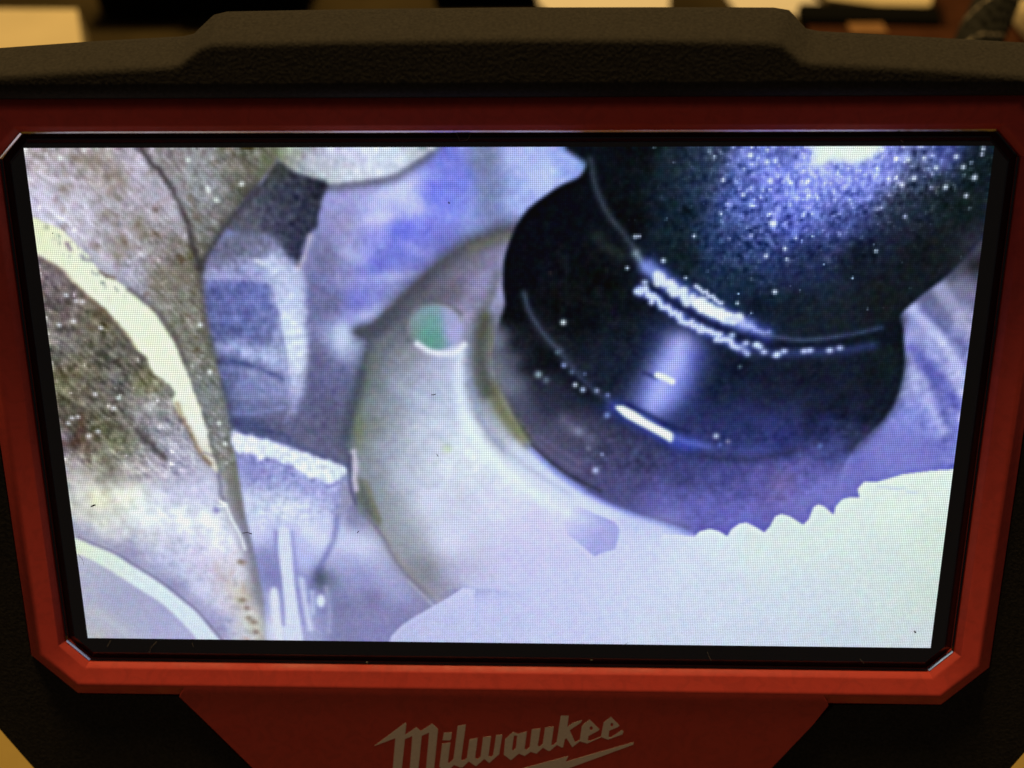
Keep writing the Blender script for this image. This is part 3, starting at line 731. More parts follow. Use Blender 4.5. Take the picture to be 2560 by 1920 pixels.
    put(mK, field([
        (1500, 400, (9, 14, 24)), (1560, 420, (11, 15, 21)), (1600, 380, (6, 8, 14)), (1680, 400, (24, 34, 44)), (1750, 450, (28, 40, 62)), (1700, 550, (18, 30, 42)), (1800, 600, (34, 48, 86)), (1850, 500, (66, 80, 145)), (1950, 420, (112, 118, 218)), (2000, 480, (130, 136, 232)), (2060, 440, (152, 156, 246)),
        (2150, 450, (92, 100, 190)), (2200, 420, (122, 126, 216)), (2300, 430, (46, 54, 84)), (2430, 420, (10, 20, 22)), (2400, 520, (16, 23, 25)), (2250, 520, (28, 34, 48)), (2100, 550, (54, 62, 120)), (1980, 560, (76, 86, 162)), (2000, 650, (34, 42, 76)), (2150, 650, (20, 25, 38)), (2300, 650, (20, 23, 29)),
        (2200, 750, (22, 25, 30)), (2000, 780, (24, 31, 42)), (1850, 700, (26, 40, 62)), (1700, 640, (17, 26, 34)), (2440, 620, (46, 45, 58)), (2350, 620, (24, 25, 31)), (1780, 380, (36, 46, 66)), (1870, 400, (80, 90, 160)), (2360, 390, (60, 66, 130)), (1900, 620, (44, 56, 104)), (1560, 540, (8, 9, 13)),
        (2280, 480, (26, 32, 44)), (2100, 800, (26, 32, 42)), (1900, 780, (18, 26, 40)), (2350, 480, (18, 26, 30))], 1.8, 8))
    put(blob(2090, 390, 150, 62, .06), (176, 182, 246), .55)
    put(blob(1985, 470, 120, 70, -.5), (128, 138, 226), .35)
    glow = np.clip(blob(2060, 400, 190, 110) * 1.1 + blob(1950, 520, 120, 90, -.6) * .9 + blob(2230, 410, 110, 50) * .7, 0, 1) * mK
    add(glow, n2 * 11 + n1 * 9 + n4 * 3 + 6, (.95, .95, 1.1))
    sp = np.clip(n1b * .7 + n2b * .7 - .9, 0, 3)
    add(glow, sp * 44, (1, 1, 1))
    add(mK * np.clip(.2 + blob(1950, 600, 260, 170), 0, 1), np.clip(noise(1.3) - 2.7, 0, 3) * 180 + n2 * 2, (.9, .97, 1.05))
    # spray of single glints
    r2 = np.random.default_rng(3)
    for i in range(40):
        x, y = r2.normal(2060, 190), 372 + abs(r2.normal(0, 130))
        if x < 1760 or x > 2470 or y > 720 or (x > 2300 and y > 470):
            continue
        put(blob(x, y, r2.uniform(2.4, 3.6)), (205, 212, 250), r2.uniform(.3, .8))
    for x, y, r in [(1875, 388, 9), (1918, 375, 7), (1917, 405, 10), (1926, 452, 10), (1930, 558, 11), (1936, 560, 8), (1962, 622, 7), (1915, 640, 8), (1967, 648, 6), (1937, 730, 9), (2255, 462, 9), (2285, 446, 9), (2408, 418, 8), (2436, 444, 10), (2364, 468, 9), (2415, 490, 7), (2458, 372, 7), (2455, 386, 6), (2390, 392, 8),
                    (1878, 388, 6), (1808, 450, 7), (1858, 487, 7), (1735, 590, 6), (1588, 592, 8), (1598, 591, 6), (1658, 652, 9), (1714, 695, 6), (1568, 670, 7), (1843, 758, 6), (2190, 628, 6), (2205, 375, 8), (2270, 400, 9), (2340, 420, 8), (2310, 395, 7)]:
        put(blob(x, y, r * .48), (214, 222, 246), .85)
    put(poly([(2030, 340), (2034, 380), (2040, 412), (2062, 414), (2084, 396), (2110, 404), (2136, 412), (2160, 400), (2186, 388), (2204, 368), (2210, 340)], 3, jag=1.6), (226, 234, 226))
    put(poly([(1920, 345), (1940, 385), (1935, 405), (1990, 400), (1990, 350)], 6), (46, 50, 96), .5)
    # rim of the knob: dark groove then two crusted bright ridges
    put(stroke([(1584, 630), (1640, 700), (1700, 745), (1770, 790), (1860, 838), (1950, 868), (2060, 866), (2160, 850), (2230, 824)], 46, 8), (14, 18, 34), .8)
    put(stroke([(1476, 400), (1490, 470), (1520, 535), (1556, 580), (1590, 628)], 14, 4.5), (66, 70, 86), .75)
    put(stroke([(1490, 590), (1520, 620), (1556, 640)], 22, 8), (48, 54, 52), .6)
    put(stroke([(1590, 634), (1610, 664), (1640, 690)], 16, 5), (150, 158, 176), .8)
    rim1 = [(1622, 668), (1650, 690), (1677, 714), (1722, 742), (1765, 770), (1815, 793), (1869, 814), (1914, 836)]
    put(stroke(rim1, 40, 9), (70, 82, 180), .7)
    put(stroke(rim1[:7], 30, 6, jag=.8), (150, 160, 226), .7)
    put(stroke(rim1[1:6], 22, 3, jag=2.0), (226, 232, 240), .85)
    put(stroke([(1745, 760), (1775, 775), (1815, 792), (1850, 800)], 24, 3, jag=1.2), (232, 238, 234), .9)
    put(stroke(rim1[5:], 16, 4, jag=1.5, w1=8), (185, 192, 246), .8)
    put(stroke([(1739, 717), (1778, 741), (1802, 760)], 9, 2.5, jag=.6), (216, 222, 250), .9)
    put(stroke([(1914, 838), (2005, 850), (2113, 839), (2203, 820)], 9, 4), (84, 92, 130), .7)
    rim2 = [(1600, 726), (1627, 740), (1670, 771), (1706, 796), (1742, 818), (1778, 834), (1815, 850), (1862, 876)]
    put(stroke(rim2, 22, 6), (58, 68, 150), .7)
    put(stroke(rim2, 18, 5, jag=.8), (128, 138, 214), .6)
    put(stroke(rim2, 13, 2.8, jag=2.0), (206, 214, 246), .9)
    put(stroke([(1862, 868), (1900, 878), (1950, 884), (2023, 882), (2106, 875), (2180, 862)], 22, 7), (70, 78, 140), .7)
    for x, y in [(1612, 706), (1602, 722), (1625, 737), (1900, 868), (1890, 862), (1940, 889), (1944, 885), (2010, 878), (2025, 876), (2074, 876), (2100, 870), (1960, 878), (1865, 858), (1893, 862), (1830, 838), (1910, 880)]:
        put(blob(x, y, 6.5, 5), (195, 204, 244), .8)
    put(stroke([(2120, 856), (2180, 846), (2235, 820), (2252, 800)], 26, 8), (15, 20, 30), .6)
    # ---------------- overexposed plate at the bottom, scalloped edge ------------------------------
    plate = [(955, 1660), (971, 1608), (980, 1588), (1006, 1562), (1040, 1540), (1085, 1514), (1120, 1494), (1157, 1468)]
    teeth = [(1735, 1343), (1748, 1329), (1775, 1322), (1798, 1328), (1818, 1341), (1829, 1323), (1850, 1308), (1868, 1307), (1890, 1318), (1911, 1331), (1925, 1316), (1938, 1291), (1954, 1285), (1974, 1291), (2008, 1312), (2022, 1298), (2034, 1268), (2046, 1261), (2060, 1266), (2084, 1287),
             (2089, 1267), (2106, 1248), (2128, 1243), (2149, 1245), (2144, 1222), (2160, 1205), (2193, 1205), (2258, 1186), (2330, 1177), (2420, 1171)]
    m1 = poly(plate + [(1200, 1440), (1300, 1380), (1420, 1345), (1547, 1318), (1600, 1326), (1670, 1337)] + teeth + [(2420, 1660)], .9, False)
    m2 = poly([(1157, 1468), (1200, 1420), (1330, 1340), (1480, 1330), (1600, 1326), (1800, 1360), (1800, 1500), (1200, 1500)], 22)
    edgeleft = blur(poly(plate + [(1190, 1470), (1190, 1660)], .9, False), .6)
    hard = poly([(1650, 1332), (1700, 1337)] + teeth + [(2420, 1660), (1650, 1660)], .9, False)
    soft = poly([(1190, 1466), (1270, 1450), (1380, 1410), (1470, 1380), (1550, 1330), (1620, 1330), (1680, 1340), (1720, 1660), (1150, 1660), (1150, 1480)], 14)
    put(np.clip(np.maximum(np.maximum(edgeleft, hard), soft), 0, 1), field([
        (1000, 1590, (184, 184, 222)), (1100, 1560, (188, 188, 226)), (1250, 1560, (190, 190, 228)), (1200, 1480, (196, 196, 236)), (1400, 1450, (198, 197, 238)), (1500, 1350, (200, 200, 244)), (1600, 1400, (202, 204, 240)), (1400, 1580, (196, 196, 232)), (1700, 1400, (208, 212, 234)),
        (1800, 1340, (214, 220, 232)), (1900, 1360, (214, 222, 224)), (2000, 1350, (214, 222, 222)), (2100, 1300, (216, 224, 222)), (2250, 1250, (220, 228, 222)), (2380, 1190, (220, 228, 222)), (2350, 1350, (210, 220, 212)), (2200, 1450, (208, 216, 218)), (2330, 1500, (204, 212, 208)), (2000, 1500, (206, 212, 226)),
        (1800, 1500, (206, 210, 230)), (1700, 1580, (202, 206, 228)), (2100, 1600, (200, 206, 220)), (2300, 1600, (202, 208, 214)), (1900, 1600, (202, 206, 226))]))
    # shard-shaped shadow on the plate
    msh = poly([(1440, 1264), (1484, 1282), (1538, 1305), (1549, 1326), (1544, 1350), (1538, 1374), (1512, 1380), (1486, 1391), (1466, 1374), (1440, 1352), (1418, 1336), (1410, 1300)], 1.0, False)
    (xa_, ya_), (xb_, yb_) = tr([(1420, 1290), (1500, 1330)])
    ramp = np.clip(((XX - xa_) * (xb_ - xa_) + (YY - ya_) * (yb_ - ya_)) / ((xb_ - xa_) ** 2 + (yb_ - ya_) ** 2), 0, 1)
    put(msh * (.12 + .88 * ramp), (158, 156, 212), .8)
    put(stroke([(2196, 1216), (2240, 1222), (2260, 1220)], 6, 2.5), (190, 196, 226), .6)
    put(stroke([(2270, 1230), (2290, 1232)], 6, 2.5), (192, 198, 226), .6)
    # sensor noise of the probe's own camera
    add(np.ones((PH, PW)), noise(1.0) * 1.6)
    for c in range(3):
        img[..., c] += noise(2.2) * 1.4
    g = img.mean(-1, keepdims=True)
    img = g + (img - g) * 1.06
    img = 128 + (img - 128) * 1.05 + 3 * np.exp(-((img - 190) / 40) ** 2)
    for c in range(3):
        img[..., c] += .45 * (blur(img[..., c], 1.1) - blur(img[..., c], 3.6))
    img = img * np.array([.982, 1.0, 1.0]) + np.array([-1.5, 2.0, 1.0])
    img = np.clip(img, 3, 240)
    return img.reshape(LH, SS, LW, SS, 3).mean((1, 3))


# ============================================================ the handheld monitor
root_pt = Vector((0, -118, -32))
DEVROOT = DEV @ Matrix.Translation(root_pt)
dev = thing('inspection_camera', 'red and black handheld inspection camera monitor with lit screen showing a machine part', 'inspection camera', DEVROOT)


def own(o):
    """parts are written in the screen frame; carry them to the root at the foot"""
    o.data.transform(Matrix.Translation(-root_pt))
    return o


# ---- display panel: one face per LCD cell
DW, DH = 95.04, 53.856
pic = paint_screen()
gx = np.linspace(-DW / 2, DW / 2, LW + 1)
gy = np.linspace(DH / 2, -DH / 2, LH + 1)
GX, GY = np.meshgrid(gx, gy)
co = np.stack([GX, GY, np.zeros_like(GX)], -1).reshape(-1, 3)
ii, jj = np.mgrid[0:LH, 0:LW]
a0 = ii * (LW + 1) + jj
quads = np.stack([a0 + LW + 1, a0 + LW + 2, a0 + 1, a0], -1).reshape(-1, 4)
me = bpy.data.meshes.new('display_panel')
me.vertices.add(len(co))
me.vertices.foreach_set('co', co.ravel())
me.loops.add(quads.size)
me.loops.foreach_set('vertex_index', quads.ravel().astype(np.int32))
me.polygons.add(len(quads))
me.polygons.foreach_set('loop_start', np.arange(0, quads.size, 4, dtype=np.int32))
me.polygons.foreach_set('loop_total', np.full(len(quads), 4, dtype=np.int32))
me.update(calc_edges=True)
lin = pic / 255.0
lin = np.where(lin <= .04045, lin / 12.92, ((lin + .055) / 1.055) ** 2.4)
ca = me.color_attributes.new('picture', 'FLOAT_COLOR', 'CORNER')
rgba = np.ones((len(quads), 4, 4), np.float32)
rgba[:, :, :3] = lin.reshape(-1, 1, 3)
ca.data.foreach_set('color', rgba.ravel())
uv = me.uv_layers.new(name='cells')
uvv = np.stack([np.stack([jj, ii + 1], -1), np.stack([jj + 1, ii + 1], -1), np.stack([jj + 1, ii], -1), np.stack([jj, ii], -1)], 2).reshape(-1, 2).astype(np.float32)
uv.data.foreach_set('uv', uvv.ravel())
panel = bpy.data.objects.new('display_panel', me)
COL.objects.link(panel)
panel.parent = dev
own(panel)
mp = bpy.data.materials.new('lcd_cells')
mp.use_nodes = True
nt = mp.node_tree
pb = nt.nodes['Principled BSDF']
pb.inputs['Base Color'].default_value = (.004, .004, .005, 1)
pb.inputs['Roughness'].default_value = .14
at = nt.nodes.new('ShaderNodeVertexColor')
at.layer_name = 'picture'
un = nt.nodes.new('ShaderNodeUVMap')
un.uv_map = 'cells'
sx = nt.nodes.new('ShaderNodeSeparateXYZ')
nt.links.new(un.outputs[0], sx.inputs[0])


def mnode(op, a, b=None):
    n = nt.nodes.new('ShaderNodeMath')
    n.operation = op
    for i, q in enumerate((a, b)):
        if q is None:
            continue
        if isinstance(q, (int, float)):
            n.inputs[i].default_value = q
        else:
            nt.links.new(q, n.inputs[i])
    return n.outputs[0]


def gap(sock, depth, width):
    f = mnode('FRACT', sock)
    d = mnode('MULTIPLY', mnode('ABSOLUTE', mnode('SUBTRACT', f, .5)), 2.0)      # 0 at the cell's middle, 1 at its border
    n = nt.nodes.new('ShaderNodeMapRange')
    n.interpolation_type = 'SMOOTHSTEP'
    n.inputs['From Min'].default_value = 1 - width
    n.inputs['From Max'].default_value = 1
    n.inputs['To Min'].default_value = 1
    n.inputs['To Max'].default_value = 1 - depth
    nt.links.new(d, n.inputs['Value'])
    return n.outputs[0]


grid = mnode('MULTIPLY', gap(sx.outputs[0], GRID_D, .62), gap(sx.outputs[1], GRID_D, .62))
nt.links.new(at.outputs['Color'], pb.inputs['Emission Color'])
nt.links.new(mnode('MULTIPLY', grid, SCREEN_GAIN), pb.inputs['Emission Strength'])
me.materials.append(mp)

# ---- black printed border of the cover glass, with its bevelled outer step
GB = (-49.95, 49.95, -29.65, 28.35, 2.45)
rect = [(-DW / 2, -DH / 2), (DW / 2, -DH / 2), (DW / 2, DH / 2), (-DW / 2, DH / 2)]
z = lambda pts, h: [(x, y, h) for x, y in pts]
ro = z(octagon(*GB, d=-1.0), .02)
V = ro + z(rect, .02) + z(rect, -.05)
F = [(0, 1, 9, 8), (1, 2, 9), (2, 3, 10, 9), (3, 4, 10), (4, 5, 11, 10), (5, 6, 11), (6, 7, 8, 11), (7, 0, 8), (8, 9, 13, 12), (9, 10, 14, 13), (10, 11, 15, 14), (11, 8, 12, 15)]
own(link('screen_border', V, F, M_BLK, dev))
v, f = rings([z(octagon(*GB, d=-.98), .028), z(octagon(*GB, d=-.92), .0), z(octagon(*GB, d=-.12), -.46), z(octagon(*GB, d=.1), -.5)])
own(link('glass_bevel', v, f, M_BLK, dev))
# mirror facets added to imitate the glass edge's glints, tilted per side for reflection
V, F = [], []
oi_ = octagon(*GB, d=-.10)
for k, (tilt, wid) in enumerate([(75, .26), (65.6, .30), (75, .26), (75, .24), (47.2, .46), (58.2, .30), (75, .26), (65.6, .30)]):
    p, q = Vector(oi_[k]), Vector(oi_[(k + 1) % 8])
    t_ = (q - p).normalized()
    n_ = Vector((t_.y, -t_.x))
    r_ = math.radians(tilt)
    o_ = n_ * wid * math.cos(r_)
    hh = wid * math.sin(r_)
    V += [(*p, -.02), (*q, -.02), (*(q + o_), -.02 + hh), (*(p + o_), -.02 + hh)]
    F.append((4 * k, 4 * k + 1, 4 * k + 2, 4 * k + 3))
own(link('glint_facets', V, F, M_EDGE, dev))

# ---- red bezel: inner wall, sloping face, rounded crest, outer wall
prof = [(.10, -.5), (.12, .22), (.22, .42), (.50, .80), (.62, .90), (.70, .9375), (1.82, 1.4625), (1.90, 1.50), (2.02, 1.553), (2.12, 1.585), (2.28, 1.60), (2.46, 1.57), (2.62, 1.48), (3.0, 1.20), (3.5, .95), (3.75, .86), (3.9, .70), (3.95, -1.2)]
v, f = rings([z(octagon(*GB, d=d), h) for d, h in prof])
own(link('bezel', v, f, M_RED, dev, True, 24))

# ---- red lower panel that carries the lettering
PB = .0471
PA = 1.33 + 36 * PB
rows = [(-36.2, 35.6, -31.93, 1.596), (-36.5, 35.9, -32.4, 1.585), (-36.85, 36.2, -32.95, 1.55), (-37.05, 36.35, -33.4, 1.49), (-35.0, 34.9, -36.0, PA - 36 * PB), (-29.75, 30.2, -42.7, PA - 42.7 * PB), (-22.6, 23.0, -51, PA - 51 * PB), (-21, 21, -66, PA - 66 * PB)]
V, F = [], []
for xl, xr, y_, z_ in rows:
    V += [(xl, y_, -2), (xl, y_, z_ - .12), (xl + .12, y_, z_)] + [(xl + (xr - xl) * t_, y_, z_) for t_ in (.25, .5, .75)] + [(xr - .12, y_, z_), (xr, y_, z_ - .12), (xr, y_, -2)]
for i in range(len(rows) - 1):
    for k in range(8):
        a_ = i * 9 + k
        F.append((a_, a_ + 9, a_ + 10, a_ + 1))
own(link('front_panel', V, F, M_RED, dev, True, 40))


def unlogo(pts, s, ox, oy):
    return [(ox + x / s, oy + y / s) for x, y in pts]


# lettering outlines measured on the photograph, carried to the panel plane
CAMP = Vector((3.046, 23.606, 85.689))
RT = R.transposed()


def on_panel(pts, za, zb=0.0):
    """sight line through a measured point met with the plane z = za + zb * y"""
    out = []
    for u, vv in pts:
        d = RT @ Vector(((u - 1280) / 2110, -(vv - 960) / 2110, -1))
        k = (za + zb * CAMP.y - CAMP.z) / (d.z - zb * d.y)
        out.append(((CAMP + d * k).x, (CAMP + d * k).y))
    return out


def onto_slope(o):
    for q in o.data.vertices:
        q.co.z += PA + PB * q.co.y
    return o


A = lambda p: on_panel(unlogo(p, 6.506, 920, 1760), PA, PB)
B = lambda p: on_panel(unlogo(p, 6.144, 1240, 1760), PA, PB)
LET = {
    'M': [A([(95, 685), (612, 298), (622, 330), (603, 500), (785, 378), (860, 438), (1045, 318), (1138, 405), (1136, 440), (1075, 1041), (1055, 1240), (925, 1240), (945, 1041), (995, 465), (875, 515), (820, 1041), (800, 1240), (665, 1240), (680, 1041), (722, 520), (600, 570), (550, 1041), (530, 1240), (390, 1240), (405, 1041), (445, 555)])],
    'dot': [A([(1235, 465), (1362, 462), (1352, 565), (1335, 590), (1213, 588)])],
    'ilw': [A([(1208, 645), (1340, 622), (1298, 950), (1318, 962), (1390, 895), (1460, 355), (1592, 330), (1513, 905), (1555, 915), (1608, 880), (1650, 575), (1785, 550), (1740, 880), (1785, 892), (1830, 860), (1872, 540), (2002, 520), (1958, 850), (2005, 856), (2035, 830), (2085, 505)]) + B([(97, 470), (48, 772), (-10, 822)]) +
            A([(1975, 958), (1890, 893), (1762, 1008), (1740, 1004), (1640, 932), (1540, 1030), (1500, 1030), (1400, 990), (1330, 1060), (1255, 1110), (1160, 1020)])],
    'aukee': [B([(140, 540), (262, 428), (336, 458), (474, 420), (438, 690), (468, 702), (518, 660), (550, 388), (685, 372), (640, 642), (668, 652), (718, 610), (755, 360), (888, 345), (848, 632), (880, 628), (932, 580),
                 (1003, 130), (1125, 118), (1095, 352), (1180, 290), (1325, 243), (1300, 288), (1132, 402), (1215, 588), (1288, 548), (1318, 345), (1345, 310), (1440, 238), (1588, 388), (1570, 410), (1420, 490), (1408, 560), (1450, 565), (1612, 498), (1655, 280), (1765, 195), (1897, 328), (1875, 352), (1738, 410), (1727, 505), (1770, 508),
                 (1935, 398), (1957, 420), (1942, 465), (1720, 547), (1618, 508), (1400, 606), (1292, 572), (1172, 662), (1082, 522), (1055, 545), (1030, 662), (1008, 668), (936, 627), (832, 716), (800, 718), (720, 670), (622, 762), (535, 732), (440, 797), (350, 762), (230, 862), (120, 778)]),
              B([(276, 482), (326, 486), (306, 672), (262, 714), (244, 696)]),
              B([(1462 + 26 * math.cos(t), 370 + 31 * math.sin(t)) for t in np.arange(8) * math.pi / 4]),
              B([(1780 + 22 * math.cos(t), 316 + 28 * math.sin(t)) for t in np.arange(8) * math.pi / 4])],
    'bolt': [B([(2115, 588), (2085, 592), (1068, 886), (1112, 798), (400, 990), (-500, 1240), (960, 1110), (905, 1180), (1120, 985), (1150, 975), (2106, 625)])],
}
for k in ('M', 'dot', 'ilw', 'aukee'):
    own(onto_slope(flat_fill(LET[k], -.01, .012, 'lettering', M_LOGO, dev)))
own(onto_slope(flat_fill(LET['bolt'], -.01, .012, 'lightning_bolt', M_LOGO, dev)))

# ---- black rubber surround, lower and side parts (one ring round the bezel)
outer = [(-23, -72), (23, -72), (25, -62), (50, -54.5), (57.2, -43.0), (61.3, -36.2), (62.5, -32.5), (62.5, 32), (-62.5, 32), (-62.5, -32.5), (-60.9, -35.6), (-56.8, -42.0), (-50, -52.5), (-25, -62)]
hole = [(-37.55, -33.85)] + [(-30.0, -43.1), (-22.9, -50.6), (-21.3, -66.4), (21.3, -66.4), (23.3, -50.6), (30.5, -42.1), (37.3, -33.85)]
oc = octagon(*GB, d=4.06)
hole_all = hole + [oc[1], oc[2], oc[3], (oc[4][0], 31.6), (oc[5][0], 31.6), oc[6], oc[7], oc[0]]
own(flat_fill([outer, hole_all], -6, .62, 'rubber_surround', M_RUB, dev))
# thin raised lip where the rubber meets the red
lipL = [(-53.9, -28.4), (-49.6, -33.9), (-37.5, -33.95)]

# back shell behind the surround
ins = [(x * .97, y * .97) for x, y in outer]
ins2 = [(x * .9, y * .9) for x, y in outer]
v, f = rings([z(outer, -6.02), z(outer, -16), z(ins, -24), z(ins2, -30)], False, True)
own(link('back_shell', v, f, M_SHELL, dev))

# ---- rubber bumper along the top edge: lofted, with the raised middle
#       x of the front edge, x of the back edge, y front edge, y back edge
st = [(-62.5, -64.5, 32.2, 35.6), (-55, -57.5, 32.95, 36.35), (-46.5, -50.9, 33.4, 36.9), (-38, -41, 33.85, 37.5), (-30.6, -32.2, 34.15, 37.9), (-29.6, -31.0, 34.35, 38.15), (-27.5, -28.9, 35.85, 39.9), (-26.4, -27.6, 36.12, 40.18), (-14, -14, 36.3, 40.35), (1, 1, 36.4, 40.4), (14, 14, 36.3, 40.35),
      (24.2, 26.6, 36.05, 40.25), (25.4, 28.1, 35.85, 40.0), (27.2, 29.9, 34.4, 38.3), (28.2, 31.2, 34.2, 38.05), (38, 41, 33.7, 37.5), (47.3, 51.2, 33.0, 36.9), (55, 58, 32.3, 36.2), (62.5, 65, 31.7, 35.4)]


def lerp(a, b, t):
    return a + (b - a) * t


loops = []
for xf, xb, yf, yb in st:
    u = yb - yf
    sec = [(xf, 31.45, -1.0), (xf, 31.42, 2.9), (xf, 31.6, 3.55), (xf, 32.0, 3.9), (xf, 32.4 if yf > 33 else lerp(32.0, yf, .3), 4.0), (xf, 32.55 if yf > 33 else lerp(32.0, yf, .36), 4.0), (xf, yf - .72, 4.0), (xf, yf - .55, 4.0), (xf, yf - .22, 3.93), (lerp(xf, xb, .03), yf + .02, 3.68), (lerp(xf, xb, .07), yf + u * .07, 3.3),
           (lerp(xf, xb, .12), yf + u * .12, 2.94), (lerp(xf, xb, .85), yf + u * .85, -2.62), (lerp(xf, xb, .9), yf + u * .9, -3.0), (xb, yb, -4.2), (xb, yb + .15, -6), (xb, yb - .4, -20), (xf, 31.45, -20)]
    loops.append(sec)
v, f = rings(loops, True, True)
own(link('rubber_bumper', v, f, M_RUB, dev, True, 50))

# ---- grip and foot (below the frame of the picture)
g = lambda w, d, y, zc: [(w * math.cos(t) * (1 if abs(math.cos(t)) < .7 else .95), y, zc + d * math.sin(t)) for t in [2 * math.pi * k / 16 for k in range(16)]]
v, f = rings([g(24, 14, -60, -14), g(20, 14, -75, -17), g(19, 15, -95, -22), g(21, 17, -108, -27)], True, True)
own(link('grip', v, f, M_SHELL, dev, True, 40))
# foot stands flat on the bench
inv = DEVROOT.inverted()
fb = bmesh.new()
bmesh.ops.create_cube(fb, size=1)
for q in fb.verts:
    q.co = Vector((q.co.x * .062, -.050 + .028 + q.co.y * .085, .017 + q.co.z * .034))
bmesh.ops.bevel(fb, geom=fb.edges[:], offset=.004, segments=2, affect='EDGES')
fm = bpy.data.meshes.new('battery_foot')
fb.to_mesh(fm)
fb.free()
fm.transform(inv)
fo = bpy.data.objects.new('battery_foot', fm)
COL.objects.link(fo)
fo.parent = dev
fm.materials.append(M_SHELL)

# ============================================================ bench and clutter beyond
M_BENCH = mat('dark_bench_wood', (.036, .026, .010), .9, spec=.05, bump=.0006, scale=22, var=.35)
M_CARD = mat('ochre_cardboard', (.33, .235, .07), .9, spec=.05, var=.08, scale=60)
M_CREAM = mat('cream_card', (.58, .48, .27), .9, spec=.05, var=.05, scale=30)
M_PAPER = mat('white_paper', (.70, .64, .50), .9, spec=.05, var=.04, scale=30)
M_CASE = mat('black_case_plastic', (.004, .004, .003), .9, spec=.03, bump=.0005, scale=300)
M_BROWN = mat('brown_leather', (.050, .018, .007), .9, spec=.05, var=.25, scale=60)
M_TAN = mat('tan_wood', (.25, .13, .05), .9, spec=.05, var=.15, scale=40)
M_BRAID = mat('braid_dark', (.016, .016, .013), .9, spec=.05, var=.3, scale=300)
M_FLECK = mat('braid_pale', (.20, .17, .12), .9, spec=.05, var=.3, scale=200)

b = box('bench', -.9, .9, -.5, 1.2, -.04, 0, M_BENCH)
b['kind'] = 'structure'
o = box('cardboard_sheet', -.2, .2, -.24, .17, .0005, .0035, M_CARD, bev=.0008)
tag(o, 'ochre cardboard sheet lying under the monitor, seen at the lower corners', 'cardboard')
# cream box at the left
o = flat_fill([[(-.31, .262), (-.182, .262), (-.189, .285), (-.205, .322), (-.31, .325)]], .0005, .012, 'cream_box', M_CREAM, None)
tag(o, 'blurred cream box on the bench at the far left behind the monitor', 'box')
# black case
t = thing('tool_case', 'blurred black tool case on the bench beside the cream box', 'tool case', Matrix.Translation((-.150, .432, 0)))
box('case_body', -.052, .045, -.098, .10, .0008, .030, M_CASE, t, .004)
box('case_lid', -.053, .046, -.099, .101, .031, .046, M_CASE, t, .004)
box('latch', -.01, .01, -.103, -.0995, .024, .038, M_CASE, t, .001)


def sheet(name, outline, z0, th, material, label, cat, curl=0.0):
    n = len(outline)
    c = Vector((sum(p[0] for p in outline) / n, sum(p[1] for p in outline) / n))
    o = flat_fill([outline], z0, z0 + th, name, material, None)
    for q in o.data.vertices:
        q.co.z += curl * ((q.co.x - c.x) ** 2 + (q.co.y - c.y) ** 2) * 20
    tag(o, label, cat)
    return o


sheet('paper', [(.012, .335), (.066, .337), (.075, .40), (.06, .47), (-.03, .46), (-.012, .38)], .0006, .0012, M_PAPER, 'blurred pale paper just above the middle of the monitor top edge', 'paper')
sheet('paper_strip', [(.098, .338), (.123, .336), (.136, .315), (.130, .322), (.139, .345), (.10, .45), (.08, .45)], .0006, .0010, M_PAPER, 'blurred narrow pale strip beside the right step of the bumper', 'paper')
t = thing('pry_bar', 'blurred black flat bar lying right of the narrow pale strip', 'tool', Matrix.Translation((.16, .331, .0005)) @ Matrix.Rotation(-.06, 4, 'Z'))
box('blade', -.035, .034, -.012, .004, 0, .006, M_CASE, t, .002)
box('handle', .0345, .05, -.010, .004, 0, .008, M_CASE, t, .003)
sheet('envelope', [(.143, .350), (.183, .337), (.196, .350), (.20, .44), (.14, .44)], .0006, .0016, M_CREAM, 'blurred cream envelope behind the black flat bar', 'envelope')
o = flat_fill([[(.120, .262), (.205, .255), (.252, .262), (.246, .345), (.190, .345), (.182, .304), (.122, .306)]], .0005, .010, 'leather_pouch', M_BROWN, None)
tag(o, 'blurred reddish brown leather pouch behind the right half of the monitor', 'pouch')
o = box('wood_offcut', .138, .153, .294, .3035, .0105, .0125, M_TAN, bev=.0004)
tag(o, 'small tan wood offcut lying on the brown leather pouch', 'wood offcut')
o = box('cream_block', .2085, .285, .285, .312, .0105, .0195, M_CREAM, bev=.002)
tag(o, 'blurred cream block at the far right edge beside the braided cable', 'block')
o = box('pliers_pouch', -.045, .004, .345, .43, .0005, .012, M_CASE, bev=.003)
tag(o, 'blurred flat black pouch left of the pale paper in the middle', 'pouch')

# braided cable from behind the monitor to the bench
cab = thing('braided_cable', 'dark braided cable with pale flecks rising behind the upper right corner', 'cable', Matrix.Translation((.20, .40, 0)))
off = Vector((.20, .40, 0))
ctrl = [(.035, .045, .030), (.060, .062, .052), (.083, .092, .074), (.0978, .1191, .0859), (.1052, .1331, .0870), (.1100, .1418, .0873), (.1148, .1504, .0867), (.1196, .1591, .0862), (.1253, .1693, .0857), (.1354, .187, .0845), (.18, .27, .066), (.24, .36, .035), (.31, .46, .0075), (.38, .55, .0065)]
cp = spline(ctrl, False, 8)
CR = .0042
v, f = tube([Vector(p) - off for p in cp], CR * .86, 12)
link('core', v, f, M_BRAID, cab, True)
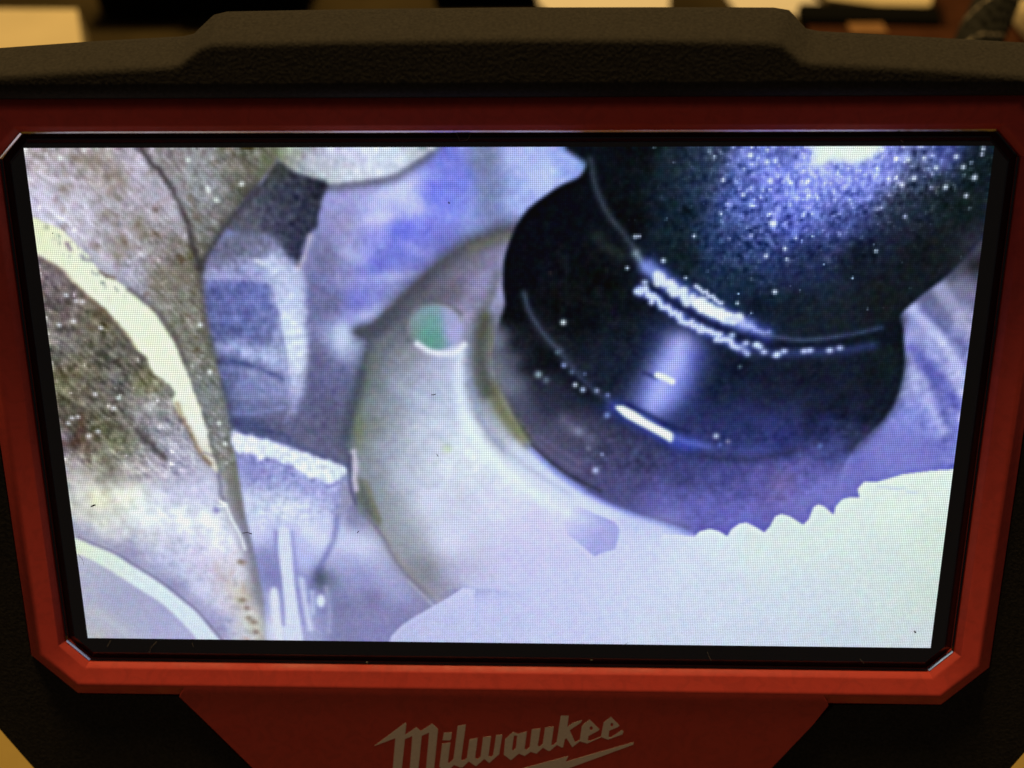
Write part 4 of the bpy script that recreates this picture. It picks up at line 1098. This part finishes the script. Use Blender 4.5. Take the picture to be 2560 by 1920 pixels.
# woven strands, two directions
cp2 = spline(ctrl, False, 40)
fr = []
for i, p in enumerate(cp2):
    t_ = Vector(cp2[min(i + 1, len(cp2) - 1)]) - Vector(cp2[max(i - 1, 0)])
    t_.normalize()
    a_ = t_.cross(Vector((0, 0, 1))).normalized()
    fr.append((Vector(p) - off, a_, t_.cross(a_).normalized()))
ln = np.r_[0, np.cumsum(np.linalg.norm(np.diff(np.array(cp2), axis=0), axis=1))]
for sgn, n_, m_ in ((1, 8, M_BRAID), (-1, 8, M_BRAID), (1, 2, M_FLECK)):
    V, F = [], []
    for k in range(n_):
        path = []
        ph0 = 2 * math.pi * k / n_ + (.4 if m_ is M_FLECK else 0)
        for i, (p, a_, b_) in enumerate(fr):
            ph = ph0 + sgn * ln[i] / .0075
            rr = CR * (1.0 + .07 * math.cos(ph * 4)) + (.0002 if m_ is M_FLECK else 0)
            path.append(p + (a_ * math.cos(ph) + b_ * math.sin(ph)) * rr)
        vv, ff = tube(path, .0006 if m_ is M_FLECK else .0009, 5)
        F += [tuple(q + len(V) for q in g_) for g_ in ff]
        V += vv
    link('braid' if m_ is M_BRAID else 'pale_strand', V, F, m_, cab, True)
    
# ============================================================ dust and hairs on the glass
M_DUST = mat('dust', (.25, .22, .19), .8)
M_DARKDUST = mat('dark_dust', (.03, .012, .010), .8)
V, F = [], []
DV, DF = [], []


def fibre(pts, r, VV, FF):
    q = [Vector((x, y, .06)) for x, y in on_panel(pts, .06)]
    vv, ff = tube(q, r, 5)
    FF += [tuple(i + len(VV) for i in g_) for g_ in ff]
    VV += vv


for pts, r in [([(196, 1385), (200, 1392), (206, 1398), (210, 1412)], .02), ([(268, 1617), (274, 1606), (276, 1602)], .03), ([(373, 1632), (378, 1618), (392, 1604)], .022), ([(1768, 1630), (1772, 1640), (1778, 1652)], .03), ([(2150, 1648), (2160, 1658)], .02),
               ([(1140, 330), (1150, 352), (1168, 350), (1176, 336)], .02), ([(2252, 350), (2258, 356)], .04), ([(1476, 1650), (1482, 1650)], .04), ([(915, 1655), (920, 1656)], .05), ([(480, 1608), (484, 1618)], .02), ([(1560, 1612), (1570, 1606)], .02), ([(655, 1335), (650, 1335)], .001)]:
    fibre(pts, r, V, F)
for pts, r in [([(228, 1266), (238, 1262)], .09), ([(2286, 1578), (2289, 1581)], .10), ([(606, 1333), (618, 1331), (630, 1335)], .05), ([(1121, 505), (1124, 509)], .09), ([(1078, 987), (1084, 987), (1090, 985)], .04), ([(893, 1332), (897, 1328)], .05), ([(131, 582), (132, 584)], .07), ([(1092, 1135), (1095, 1141)], .035), ([(120, 437), (121, 438)], .05), ([(2376, 1325), (2378, 1330)], .04)]:
    fibre(pts, r, DV, DF)
o = link('lint', V, F, M_DUST)
o.matrix_world = DEV
o['kind'] = 'stuff'
o['label'] = 'pale lint and short hairs on the black screen border'
o = link('dust', DV, DF, M_DARKDUST)
o.matrix_world = DEV
o['kind'] = 'stuff'
o['label'] = 'dark dust specks scattered over the lit screen'
